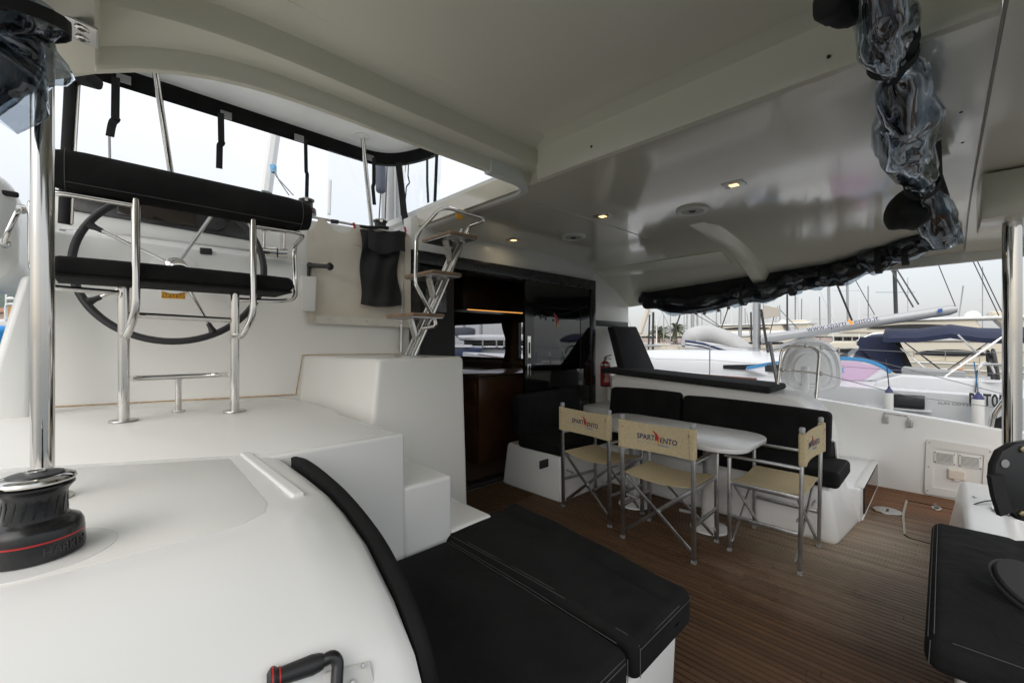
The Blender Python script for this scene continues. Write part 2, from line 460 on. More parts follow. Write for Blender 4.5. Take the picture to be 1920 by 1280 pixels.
# deck lying between the lounge and the helm wall, starboard of the coaming, and the cabin block by the door
m = M()
m.box(.36, .945, 1.635, 3.95, -.1, DZ-.0005)
part_deck = m.build('deck_extension', G('gelcoat'), hd, bevel=.012, seg=3)
# moulded non-skid panels
def panel(name, poly, z, mt, parent, th=.004, bev=.0015):
    return M().prism([Vector((px, py, z)) for px, py in poly], (0,0,th)).build(name, mt, parent, bevel=bev)
panel('nonskid_panel', [(-.52,1.32),(-.52,1.045),(.27,1.02),(.33,1.06),(.335,1.62),(-.52,1.62)][::-1], DZ-.0035, G('nonskid'), hd) if False else None
def ns(name, x0, x1, y0, y1, c=.04):
    poly = [(x0+c,y0),(x1-c,y0),(x1,y0+c),(x1,y1-c),(x1-c,y1),(x0+c,y1),(x0,y1-c),(x0,y0+c)]
    return panel(name, poly, DZ, G('nonskid'), hd, .0009, .0003)
panel('nonskid_panel', [(-.50,1.075),(.12,1.062),(.22,1.075),(.275,1.11),(.295,1.17),(.315,1.70),(-.50,2.18)], DZ, G('nonskid'), hd, .0009, .0003)
panel('nonskid_panel', [(-.50,2.235),(.36,1.735),(.47,1.675),(.915,1.675),(.93,2.3),(.97,2.5),(.97,3.0),(.9,3.33),(-.24,3.68),(-.50,3.6)], DZ, G('nonskid'), hd, .0009, .0003)
# ridge along the starboard edge of the winch deck
r0, r1 = Vector((.375, 1.17, DZ-.004)), Vector((.375, 1.74, DZ-.002))
M().rbox(.352, .384, 1.17, 1.74, DZ-.02, DZ+.007, .0069, n=4).build('drip_ridge', G('gelcoat'), hd, ang=80)
# circular flat under the winch
M().lathe([(.115,DZ-.002),(.113,DZ+.0020),(0,DZ+.0024)], 40, cx=-.088, cy=1.19).build('winch_pad', G('gelcoat'), hd)

# --- steps down from the helm deck to the cockpit
st = thing('helm_steps', 'white moulded steps going down from the helm deck towards the saloon door', 'steps')
Y0, Y1 = 1.632, 2.34
for k, (xa, xb, z) in enumerate(((.944,1.196,.766), (1.19,1.452,.505), (1.446,1.70,.25))):
    M().box(xa, xb, Y0+.001*k, Y1, -.08, z).build('step', G('gelcoat'), st, bevel=.018, seg=3)
blk = thing('cabin_block', 'tall white moulded block that carries the stainless ladder beside the doorway', 'block')
b = [(1.03,2.335,-.05),(1.86,2.335,-.05),(1.86,3.42,-.05),(1.0,3.42,-.05)]
t = [(1.19,2.365,1.295),(1.835,2.365,1.295),(1.835,3.30,1.295),(1.10,3.42,1.295)]
M().hexa([(1.05,2.33,.9),(1.10,2.33,.9),(1.10,2.6,.9),(1.05,2.6,.9)], [(1.06,2.33,.95),(1.1,2.33,.95),(1.1,2.6,.95),(1.06,2.6,.95)])
M().hexa(b, t).build('block_body', G('gelcoat_warm'), blk, bevel=.03, seg=4)

# --- helm wall (slants forward to port) with console ledge, canvas bulkhead and coach roof behind
WA, WB = Vector((-.30,3.81,0)), Vector((1.90,3.14,0))
wd = (WB-WA).normalized(); wn_ = Vector((-wd.y, wd.x, 0))      # forward normal
def wp(s, z, o=0.0):
    """point on the helm wall: s metres from its port end, o metres forward of the face"""
    return WA + wd*s + wn_*o + Vector((0,0,z))
WL = (WB-WA).length
hw = M()
hw.prism([wp(0,-.1), wp(WL,-.1), wp(WL,1.98), wp(0,2.07)], wn_*.12)
wall = struct(hw.build('wall_helm', G('gelcoat_warm'), bevel=.01))
# console: sloped ledge and dash above the wheel
cs = M(); SR = 1.52
for s0, s1 in ((0, SR),):
    a = [wp(s0,2.06,-.012), wp(s0,2.08,.0), wp(s0,2.125,.10), wp(s0,2.44,.17), wp(s0,2.46,.24), wp(s0,2.40,1.5), wp(s0,1.5,1.5), wp(s0,1.5,.02), wp(s0,1.95,-.012)]
    c = [wp(s1,1.985,-.012), wp(s1,2.0,.0), wp(s1,2.05,.10), wp(s1,2.33,.17), wp(s1,2.35,.24), wp(s1,2.36,1.5), wp(s1,1.5,1.5), wp(s1,1.5,.02), wp(s1,1.88,-.012)]
    cs.loft([a, c])
con = cs.build('console', G('gelcoat'), wall, bevel=.012)
# upper bulkhead right of the console (canvas hangs on it)
M().prism([wp(SR-.22,1.8,.003), wp(WL,1.8,.003), wp(WL,2.29,.003), wp(SR-.22,2.335,.003)], wn_*.9).build('bulkhead_panel', G('gelcoat_warm'), wall, bevel=.012)
# coach roof side mouldings to port
M().rbox(-1.35,-.33,3.45,4.6,1.72,2.32,.14, n=5).build('coach_roof_side', G('gelcoat'), wall)
M().hexa([(-.455,3.38,.95),(-.27,3.38,.95),(-.27,3.5,.95),(-.47,3.5,.95)], [(-.305,3.49,1.76),(-.255,3.49,1.76),(-.255,3.60,1.76),(-.32,3.60,1.76)]).build('side_fin', G('gelcoat'), wall, bevel=.03, seg=3)
# rust-stained sealant lines
cl = M()
cl.tube([wp(.05,1.003,-.002), wp(1.42,1.003,-.004)], .004, 6)
cl.tube([wp(1.41,1.00,-.004), wp(1.455,1.297,-.004), wp(WL-.1,1.297,-.004)], .004, 6)
cl.build('sealant_line', G('caulk_rust'), wall)

# --- saloon bulkhead: door opening, glazed sliding panel, dark saloon behind
YD = 3.12
sb = M()
sb.prism([(4.50,YD,-.1),(5.35,YD,-.1),(5.35,YD,2.45),(4.50,YD,2.45)], (0,.12,0))
sb.prism([(1.86,YD,2.17),(4.50,YD,2.17),(4.50,YD,2.45),(1.86,YD,2.45)], (0,.12,0))
bulkhead = struct(sb.build('wall_saloon_aft', G('gelcoat_warm'), bevel=.004))
M().box(4.49, 5.30, YD-.03, YD+.0, 1.60, 1.67).build('grab_slot', G('black_satin'), bulkhead, bevel=.01)
# saloon room
def saloon():
    f = struct(M().box(.9, 5.3, YD+.12, 8.0, -.08, .02).build('floor_saloon', mat('saloon_floor', (.09,.06,.04), .5)))
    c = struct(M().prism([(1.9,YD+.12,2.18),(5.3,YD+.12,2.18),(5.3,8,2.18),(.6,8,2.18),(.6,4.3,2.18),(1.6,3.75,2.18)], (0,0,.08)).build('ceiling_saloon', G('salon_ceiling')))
    M().box(2.4, 4.8, 5.4, 7.9, 2.10, 2.178).build('headliner_step', G('salon_ceiling'), c, bevel=.05, seg=4)
    # starboard wall with two window openings
    X = 4.85; w = M()
    def seg(y0, y1, z0, z1): w.box(X, X+.06, y0, y1, z0, z1)
    seg(YD+.12, 8.0, .02, 1.10); seg(YD+.12, 8.0, 1.73, 2.18)
    seg(6.62, 8.0, 1.10, 1.73); seg(4.83, 5.10, 1.10, 1.73); seg(YD+.12, 3.5, 1.10, 1.73)
    ws = struct(w.build('wall_saloon_side', G('salon_wall')))
    M().box(.5, 5.3, 8.0, 8.08, 0, 2.25).build('end_panel', G('salon_wall'), ws)
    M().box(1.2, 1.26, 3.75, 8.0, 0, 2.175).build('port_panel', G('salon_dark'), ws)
    for y0, y1 in ((5.10, 6.62), (3.5, 4.83)):
        fr = M()
        for a in ((y0,y0+.025,1.10,1.73),(y1-.025,y1,1.10,1.73),(y0+.025,y1-.025,1.10,1.125),(y0+.025,y1-.025,1.705,1.73)):
            fr.box(X-.012, X+.05, *a)
        f_ = fr.build('window_frame', G('black_plastic'), ws)
        M().box(X+.02, X+.028, y0+.025, y1-.025, 1.125, 1.705).build('pane', G('smoke_glass'), f_)
    M().box(X-.05, X-.002, 3.3, 7.6, 1.02, 1.06).build('window_sill', G('salon_wall'), ws, bevel=.01)
    return ws
saloon()
# ================================================================ ROOF
ZL, ZH = 2.38, 2.57
def roof():
    # recessed panel over the port half
    m = M(); m.box(-.02, 1.86, -.12, 1.58, ZH, ZH+.08)
    c = struct(m.build('ceiling', G('ceiling_gelcoat')))
    # stepped beam along the aft edge of the helm opening, dropping to port
    pr = [(1.57,2.572),(1.60,2.566),(1.675,2.556),(1.70,2.545),(1.712,2.47),(1.718,2.456),(1.80,2.452),(1.812,2.446),(1.822,2.392),(1.83,2.382),(1.862,2.384),(1.87,2.40),(1.87,2.66),(1.57,2.66)]
    rings = []
    for i in range(25):
        x = 2.02 - i*(2.02+.42)/24
        tt = max(0, .80-x); dz = -min(.28*tt**3.2, .5)
        rings.append([Vector((x, y, z + dz*(.5 if z > 2.455 else 1.0))) for y, z in pr])
    M().loft(rings).build('opening_beam', G('ceiling_gelcoat'), c, ang=30)
    # longitudinal step from recessed panel to the lower ceiling
    pr = [(1.78,2.572),(1.83,2.564),(1.868,2.545),(1.876,2.52),(1.890,2.40),(1.898,2.382),(1.93,2.379),(1.93,2.66),(1.78,2.66)]
    M().loft([[Vector((x, y, z)) for x, z in pr] for y in (-.12, .5, 1.2, 1.72)]).build('step_beam', G('ceiling_gelcoat'), c, ang=30)
    # lower ceiling: flat, then curving down to the starboard edge
    def zc(x, y):
        t = max(0, (x-3.75)/1.6)
        return ZL - (.19+.0845*(max(-.3,y)+.09))*t**2.0
    def f(a, b):
        x = 1.93 + (5.40-1.93)*a; y = -.12 + (YD+.02+.12)*b
        return (x, y, zc(x, y))
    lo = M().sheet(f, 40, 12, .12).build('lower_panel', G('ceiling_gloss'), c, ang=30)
    # forward strip between opening and saloon top
    M().sheet(lambda a, b: (1.93+.0*a, 0, 0), 1, 1) if False else None
    # opening coaming, starboard side, with rounded aft corner
    pts = [Vector((1.60,1.858,0)), Vector((1.975,1.862,0)), Vector((1.985,3.6,0))]
    path = fillet(pts, [0,.16,0], 8)
    m = M(); rings = []
    for p in path:
        i = path.index(p); t = (path[min(i+1,len(path)-1)]-path[max(i-1,0)]).normalized(); nn = Vector((-t.y, t.x, 0))
        rings.append([p+nn*o+Vector((0,0,z)) for o, z in ((-.05,2.372),(.0,2.368),(.012,2.378),(.012,2.46),(-.05,2.46))])
    m.loft(rings).build('opening_lip', G('gelcoat'), c, ang=40)
    M().box(1.985, 5.3, 2.0, 3.9, 2.505, 2.56).build('roof_top', G('gelcoat'), c)
    # fine joint across the lower ceiling
    j = M()
    j.tube([(2.02,2.02,ZL-.0005),(2.5,1.99,ZL-.0005),(3.70,1.96,ZL-.0005)], .0035, 6)
    pass
    j.build('joint_line', G('caulk_rust') if False else mat('joint', (.62,.60,.55), .5), c)
    # moulded rib that sweeps down to the starboard edge
    rings = []
    for i in range(15):
        x = 3.55 + i*(5.33-3.55)/14; e = min(1, i/3.0); z = zc(x, 1.4)
        dn = .045*e + (.06*max(0, (i-9)/5))
        y0, y1 = 1.50-.02*i/14, 1.38-.03*i/14
        rings.append([Vector((x, y0+.05, z+.02)), Vector((x, y0, z-dn*.85)), Vector((x, y0-.012, z-dn)), Vector((x, y1+.012, z-dn)), Vector((x, y1, z-dn*.85)), Vector((x, y1-.05, z+.02))])
    M().loft(rings).build('ceiling_rib', G('ceiling_gelcoat'), c, ang=30)
    # thin fore-and-aft moulding above the starboard curtain
    M().sheet(lambda a, b: (4.45+.32*b, 1.56+1.5*a, zc(4.45+.32*b, 2)-.012-.018*math.sin(b*math.pi)), 4, 6, .03).build('side_moulding', G('ceiling_gelcoat'), c, ang=30)
    # aft beam and overhang
    m = M()
    def fa(a, b):
        x = 1.2 + (5.40-1.2)*a; y = -.13 - .85*b
        return (x, y, zc(x, 0) - .006 - .03*b)
    m.sheet(fa, 30, 4, .2).build('aft_panel', G('ceiling_gelcoat'), c, ang=30)
    M().tube([(1.0+4.3*i/24, -.125, zc(1.0+4.3*i/24, 0)-.002) for i in range(25)], .005, 8).build('aft_joint', mat('joint_dark', (.40,.38,.34), .6), c)
    M().sheet(lambda a, b: (-.5+1.75*a, -.13-.85*b, 2.50-.02*b), 6, 4, .2).build('aft_panel', G('ceiling_gelcoat'), c, ang=30)
    # bracket recess at the starboard pole
    M().box(3.62, 4.12, -.46, -.15, 2.10, 2.36).build('pole_recess', G('ceiling_gelcoat'), c, bevel=.015)
    # starboard fascia, outside edge
    M().sheet(lambda a, b: (5.38+.05*math.sin(b*3), -.95+4.1*a, 2.10-.03*math.sin(a*3)+.22*b), 8, 4, .05, (-1,0,0)).build('fascia', G('gelcoat'), c)
    # port side beam
    pr = [(.0,2.60),(-.003,2.27),(-.012,2.235),(-.05,2.215),(-.42,2.17),(-.56,2.19),(-.62,2.3),(-.62,2.66),(0,2.66)]
    rings = [[Vector((x, y, z - (.05*max(0,y-1.2)**2 if z < 2.5 else 0))) for x, z in pr] for y in (-.5,-.2,.4,.9,1.3,1.6,1.80)]
    M().loft(rings).build('port_beam', G('ceiling_gelcoat'), c, ang=30)
    # screw heads
    s = M()
    for u, v in ((1109,275),(1554,107)):
        p = P(u, v, x=1.885); s.lathe([(.007,0),(.006,.004),(0,.005)], 10, Matrix.Translation(p) @ Matrix.Rotation(R(-90),4,'Y'))
    for u, v in ((1802,210),(1805,267)):
        p = P(u, v, z=2.30); s.lathe([(.006,0),(.005,-.004),(0,-.005)], 10, Matrix.Translation(p))
    s.build('screw', G('black_satin'), c)
    return c
ROOF = roof()

def lights():
    for n, (u, v, lab) in enumerate(((963,449,'smallest lit rectangular ceiling spot, nearest the saloon door'), (1130,404,'middle lit rectangular ceiling spot, beside the first round speaker'), (1376,345,'largest lit rectangular ceiling spot, aft of the second round speaker'))):
        p = P(u, v, z=ZL); t = thing('ceiling_spot', lab, 'ceiling light', 'recessed ceiling spots', p)
        M().box(-.045,.045,-.06,.06,-.008,.004).build('bezel', G('steel_dull'), t, bevel=.002)
        M().box(-.024,.024,-.024,.024,-.0105,-.0085).build('lens', G('lamp_glow'), t)
        la = bpy.data.lights.new('spot_lamp', 'AREA'); la.energy = .35; la.size = .05; la.color = (1,.82,.55)
        lo = bpy.data.objects.new('spot_lamp', la); COL.objects.link(lo); lo.parent = t; lo.location = (0,0,-.02)
    for u, v, lab in ((1075,443,'round white ceiling speaker close to the saloon doorway'), (1298,393,'round white ceiling speaker next to the aft ceiling spot')):
        p = P(u, v, z=ZL); t = thing('ceiling_speaker', lab, 'speaker', 'ceiling speakers', p)
        M().lathe([(.115,.002),(.112,-.012),(.10,-.020),(.085,-.018),(.08,-.012)], 36).build('rim', G('white_plastic'), t)
        M().lathe([(.08,-.012),(.05,-.016),(.03,-.014),(0,-.013)], 36).build('grille', mat('speaker_grille', (.45,.44,.41), .6, bump=(900,.6,.002)), t)
        M().lathe([(.026,-.014),(.02,-.02),(0,-.021)], 20).build('tweeter', G('black_satin'), t)
lights()

# ---------------------------------------------------------------- hard top over the helm, with valance, straps, vinyl
def helm_top():
    t = thing('helm_hardtop', 'small white hardtop over the helm with a black valance round its edge', 'hardtop')
    pts = fillet([(-1.3,3.73,0),(1.95,3.73,0),(2.14,3.3,0),(2.14,1.5,0)], [0,.28,.25,0], 7)
    poly = [Vector((p.x, p.y, 0)) for p in pts] + [Vector((-1.3,1.5,0))]
    def zt(p): return 3.17 + .03*math.sin(max(0, min(1, (p.x+1)/3))*3.1)
    m = M(); m.loft([[Vector((p.x*.995, p.y*.995, 3.168)) for p in poly], [Vector((p.x, p.y, 3.20)) for p in poly], [Vector((p.x, p.y, 3.26)) for p in poly]])
    m.build('panel', G('gelcoat'), t, ang=30)
    m = M(); rings = []
    for i, p in enumerate(pts):
        a, b = pts[max(0,i-1)], pts[min(len(pts)-1,i+1)]; tt = (b-a).normalized(); nn = Vector((-tt.y, tt.x, 0))
        rings.append([p+nn*o+Vector((0,0,z)) for o, z in ((.0,3.178),(.012,3.18),(.016,3.055),(.004,3.05))])
    m.loft(rings).build('valance', G('black_fabric'), t, ang=40)
    m = M(); m.tube([p - Vector((p.x*.006, p.y*.004, -3.174)) for p in pts], .006, 6); m.build('edge_trim', G('gelcoat'), t)
    # supports
    for nm, a, b, r in (('tube', P(290,125,z=3.16), wp(.62,2.33,.42), .019), ('tube', P(680,258,z=3.165), P(697,425,y=3.75), .019)):
        M().tube([a, b], r, 14).build(nm, G('chrome'), t)
    M().lathe([(.07,0),(.07,-.006),(.03,-.012)], 28, Matrix.Translation(P(680,256,z=3.168))).build('tube_flange', G('white_plastic'), t)
    return t, pts
HTOP, HPTS = helm_top()

def straps():
    def strap(lab, pts, w, side=(1,-.3,0)):
        o = M().strip(fillet(pts, .01, 3), w, .004, side).build('strap', G('black_cloth')); tag(o, lab, 'strap', 'tie straps hanging from the helm valance'); return o
    Y = 3.70
    strap('black tie strap with a kinked end, nearest the slanted stainless tube', [P(217,145,y=Y), P(216,222,y=Y), P(219,224,y=Y-.02), P(212,228,y=Y-.01), P(209,238,y=Y), P(206,256,y=Y)], .042)
    strap('long straight black tie strap hanging above the middle of the seat roll', [P(414,212,y=Y), P(415,266,y=Y), P(417,268,y=Y-.01), P(412,272,y=Y), P(411,316,y=Y)], .04)
    strap('thin black tie strap hanging down to the port coach roof winch', [P(573,262,y=Y), P(574,322,y=Y), P(576,326,y=Y), P(575,372,y=Y)], .028)
    strap('black tie strap just right of the upright stainless tube', [P(701,296,y=3.66), P(701,345,y=3.66), P(699,350,y=3.66), P(702,384,y=3.66)], .032)
    strap('crinkled black cord tie beside the starboard corner zip', [P(766,305,x=2.10), P(765,330,x=2.10), P(768,343,x=2.10), P(762,350,x=2.10), P(760,375,x=2.10)], .016, (0,1,0))
    strap('shorter black tie strap near the starboard edge of the vinyl', [P(801,292,x=2.13), P(801,340,x=2.13), P(803,380,x=2.13)], .034, (0,1,0))
    # velcro tabs
    m = M()
    for u, v in ((232,148),(424,216),(561,259),(694,296)):
        c = P(u, v, y=3.705); M().box(c.x-.035, c.x+.035, 3.700, 3.712, c.z-.025, c.z+.025).build('velcro_tab', G('velcro'), HTOP)
    
    # clear vinyl screen at the starboard corner, with black zips
    sc = thing('vinyl_screen', 'clear vinyl screen with black zips below the starboard corner of the helm hardtop', 'screen')
    top = [p for p in HPTS if p.x > 1.38 and p.y > 3.08]
    q = [Vector((1.42,3.73,0))] + top + [Vector((2.14,3.06,0))]
    rings = [[Vector((p.x-.01, p.y-.01, 3.06)), Vector((p.x-.02+.02*math.sin(i*1.9), p.y-.015, 2.75)), Vector((p.x-.06+.02*math.sin(i*2.3), p.y-.10, 2.36))] for i, p in enumerate(q)]
    m = M(); m.loft(rings, close=False); m.build('sheet', G('vinyl_window'), sc)
    M().strip([P(747,305,d=3.80), P(752,345,d=3.78), P(757,395,d=3.70), P(764,432,d=3.66)], .055, .006, (1,-1,0)).build('zip', G('black_cloth'), sc)
    M().strip([P(819,290,d=3.66), P(817,340,d=3.64), P(814,412,d=3.58)], .026, .006, (1,-1,0)).build('zip', G('black_cloth'), sc)
    # rolled side curtain to port
    pc = thing('rolled_side_curtain', 'narrow black edged vinyl curtain hanging at the port end of the helm hardtop', 'curtain')
    a = [P(137,132,d=2.1), P(133,200,d=2.1), P(127,300,d=2.1), P(122,420,d=2.12)]
    M().tube(a, [.03,.028,.027,.026], 10).build('roll', G('black_cloth'), pc)
    M().strip([p+Vector((.024,-.024,0)) for p in a], .012, .006, (1,-1,0)).build('zip', G('steel_dull'), pc)
    M().rbox(-.075,.075,-.05,.05,-.025,.03,.02, mx=Matrix.Translation(P(150,145,d=2.08)) @ Matrix.Rotation(R(-35),4,'Z') @ Matrix.Rotation(R(12),4,'Y')).build('folded_flap', G('black_cloth'), pc)
straps()

# ---------------------------------------------------------------- rolled clear curtains under the main roof
def crumple(path, rad, n, amp, seed, sq=1.0):
    """creased roll of vinyl along a path"""
    rnd = random.Random(seed); pts = [Vector(p) for p in path]; rings = []
    ph = [rnd.uniform(0, 6.28) for _ in range(6)]
    T0 = None
    for i, p in enumerate(pts):
        a, b = pts[max(0,i-1)], pts[min(len(pts)-1,i+1)]; t = (b-a).normalized()
        up = Vector((0,0,1)); u = (up - t*up.dot(t)).normalized(); w = t.cross(u); r = rad[i] if isinstance(rad, list) else rad
        ring = []
        for j in range(n):
            g = 2*math.pi*j/n
            k = 1 + amp*(math.sin(3*g+ph[0]+i*.55)*.5 + math.sin(5*g+ph[1]-i*.8)*.35 + math.sin(2*g+ph[2]+i*.9)*.5 + rnd.uniform(-.25,.25))
            ring.append(p + (u*math.cos(g)*sq + w*math.sin(g))*r*k)
        rings.append(ring)
    return M().loft(rings)
def curtains():
    # athwartships roll under the aft beam
    t = thing('rolled_clear_curtain', 'crumpled clear vinyl curtain rolled up under the aft beam of the ceiling', 'curtain')
    ctl = [(1640,-60,1.0),(1652,40,1.16),(1668,112,1.32),(1690,135,1.42),(1700,210,1.62),(1698,280,1.86),(1722,330,2.15),(1738,362,2.35),(1748,395,2.45),(1762,425,2.55),(1776,455,2.6)]
    pts = fillet([P(u, v, d=d) for u, v, d in ctl], .08, 3)
    N = len(pts); rad = []
    key = [(0,.07),(.12,.085),(.24,.045),(.30,.085),(.42,.125),(.52,.13),(.60,.085),(.68,.055),(.8,.10),(.9,.12),(1,.08)]
    for i in range(N):
        s = i/(N-1)
        for (a, ra), (b, rb) in zip(key, key[1:]):
            if a <= s <= b: rad.append(ra+(rb-ra)*(s-a)/(b-a)); break
    crumple(pts, [r*.78 for r in rad], 30, .20, 3).build('vinyl_roll', G('clear_vinyl'), t, ang=80)
    crumple(pts, [r*.60 for r in rad], 18, .30, 5).build('inner_roll', G('clear_vinyl'), t, ang=80)
    crumple([p+Vector((0,0,.01)) for p in pts], [r*.46 for r in rad], 14, .3, 8).build('dark_hem', G('black_cloth'), t, ang=80)
    def wrap(c, r, ax, w=.05, mname='strap'):
        m = M(); ax = Vector(ax).normalized(); u = Vector((0,0,1)); u = (u-ax*u.dot(ax)).normalized(); v = ax.cross(u); path = [c+(u*math.cos(g)+v*math.sin(g))*r for g in [2*math.pi*k/20 for k in range(21)]]
        m.strip(path, w, .004, ax); m.build(mname, G('black_cloth'), t)
    wrap(P(1672,108,d=1.32), .062, (1,0,-.2), .03)
    wrap(P(1728,345,d=2.3), .072, (1,0,-.2), .09)
    M().strip([P(1712,10,d=1.18), P(1716,75,d=1.22), P(1700,120,d=1.3), P(1672,160,d=1.36)], .030, .004, (1,-.5,0)).build('strap', G('black_cloth'), t)
    M().strip([P(1752,270,d=2.0), P(1755,330,d=2.2), P(1770,370,d=2.5)], .05, .004, (1,-.5,0)).build('strap', G('black_cloth'), t)
    # black padded ends
    def bundle(a, b, r, seed):
        n = 18; pts = [a*(1-i/n)+b*(i/n)+Vector((0,0,-.012*math.sin(i/n*3.1))) for i in range(n+1)]
        crumple(pts, [max(.006, r*math.sin(min(1, (i+.12)/5)*math.pi/2)**.6*(1 if i < 12 else max(.45, 1-(i-12)*.08))) for i in range(n+1)], 26, .07, seed).build('folded_end', G('black_cloth'), t, ang=75)
    bundle(P(1534,-18,d=1.13), P(1655,-12,d=1.12), .066, 33)
    bundle(P(1664,388,d=2.52), P(1748,391,d=2.45), .115, 31)
    # starboard roll along the side
    t = thing('rolled_clear_curtain', 'long black and clear curtain rolled up along the starboard roof edge', 'curtain')
    ctl = [(1206,572),(1250,586),(1300,588),(1350,577),(1395,566),(1440,562),(1480,545),(1520,538),(1560,532),(1605,517),(1650,497),(1700,479),(1750,458),(1785,436)]
    pts = fillet([P(u, v-14, x=5.20-.38*max(0,(u-1560)/225)) for u, v in ctl], .12, 3); N = len(pts)
    crumple(pts, [.115-.02*math.sin(i*1.3) for i in range(N)], 28, .10, 12, .95).build('vinyl_roll', G('clear_vinyl'), t, ang=80)
    crumple(pts, .094, 20, .14, 14).build('black_roll', G('black_cloth'), t, ang=80)
    ctl2 = [(1206,556),(1300,546),(1400,527),(1440,516),(1500,502),(1560,490),(1640,462),(1700,436),(1750,415)]
    M().strip([P(u, v+6, x=5.17-.36*max(0,(u-1560)/225)) for u, v in ctl2], .22, .012, (0,0,1)).build('valance', G('black_cloth'), t)
    for u, v in ((1394,552),(1486,532),(1576,512),(1648,487),(1698,470)):
        c = P(u, v, x=5.20-.38*max(0,(u-1560)/225)); m = M(); m.strip([c+Vector((math.cos(g),0,math.sin(g)))*.125 for g in [2*math.pi*k/20 for k in range(21)]], .045, .004, (0,1,0)); m.build('strap', G('black_cloth'), t)
    for u, v in ((1305,587),(1321,587),(1347,582),(1366,577),(1500,538),(1510,541),(1533,531),(1228,565)):
        p = P(u, v, x=5.055); M().lathe([(.020,0),(.018,.004),(0,.006)], 14, Matrix.Translation(p) @ Matrix.Rotation(R(-90),4,'Y')).build('snap', G('velcro'), t)
    M().rbox(-.07,.07,-.12,.12,-.09,.09,.06, mx=Matrix.Translation(P(1222,566,x=5.15))).build('folded_end', G('black_cloth'), t)
    # port roll at the near pole
    t = thing('rolled_clear_curtain', 'clear vinyl curtain rolled and strapped above the port roof pole', 'curtain')
    ctl = [(-150,-130,.80),(-60,-20,.86),(10,30,.92),(30,90,.95),(10,140,.95),(-60,180,.92)]
    pts = fillet([P(u, v, d=d) for u, v, d in ctl], .06, 4); N = len(pts)
    crumple(pts, [.075]*N, 28, .22, 21).build('vinyl_roll', G('clear_vinyl'), t, ang=80)
    crumple(pts, [.05]*N, 16, .25, 22).build('inner_roll', G('clear_vinyl'), t, ang=80)
    crumple(pts, [.042]*N, 12, .3, 23).build('dark_hem', G('black_cloth'), t, ang=80)
    c = P(16,32,d=.92); m = M(); m.strip([c+(Vector((.72,-.69,0))*math.cos(g)+Vector((0,0,1))*math.sin(g)*.25+Vector((.69,.72,0))*math.sin(g))*.095 for g in [2*math.pi*k/20 for k in range(21)]], .03, .004, (0,0,1)); m.build('strap', G('black_cloth'), t)
curtains()
# ================================================================ HELM: poles, winches, seat, wheel, console fittings, canvas, ladder
def flange(m, c, r=.05, h=.006): m.lathe([(r,0),(r*.97,h),(r*.5,h*1.15)], 32, Matrix.Translation(c)); return m
def port_pole():
    t = thing('roof_pole', 'thick polished stainless pole behind the near deck winch', 'pole', 'stainless roof poles')
    b = Vector((-.105, 1.585, DZ+.003))
    M().tube([b, b+Vector((0,0,1.24))], .0215, 28).build('tube', G('chrome'), t)
    flange(M(), b, .055).build('base_flange', G('chrome'), t)
    pl = M(); c = b+Vector((.055,-.015,1.205))
    M().rbox(-.06,.045,-.05,.05,-.003,.004,.003, mx=Matrix.Translation(c) @ Matrix.Rotation(R(8),4,'Y')).build('head_plate', G('steel_dull'), t)
    for dy in (-.025,.025):
        M().lathe([(.014,.001),(.014,-.006),(.008,-.007),(.008,-.003),(0,-.003)], 18, Matrix.Translation(c+Vector((.015,dy,-.002)))).build('bolt', G('chrome'), t)
port_pole()
def starboard_pole():
    t = thing('roof_pole', 'stainless roof pole standing on the white plinth by the aft bench', 'pole', 'stainless roof poles')
    p = P(1899, 965, z=.40); p = Vector((3.84,-.281,.40))
    M().tube([p, p+Vector((0,0,1.80))], .040, 28).build('tube', G('chrome'), t)
    M().tube([p+Vector((.12,-.10,0)), p+Vector((.12,-.10,1.72))], .020, 20).build('tube', G('chrome'), t)
    flange(M(), p, .085, .008).build('base_flange', G('chrome'), t)
    for dx in (-.03, .06): M().bar(p+Vector((dx*.4,0,1.64)), p+Vector((dx*1.6,.02,1.74)), .012, .004).build('bracket', G('steel_dull'), t)
starboard_pole()

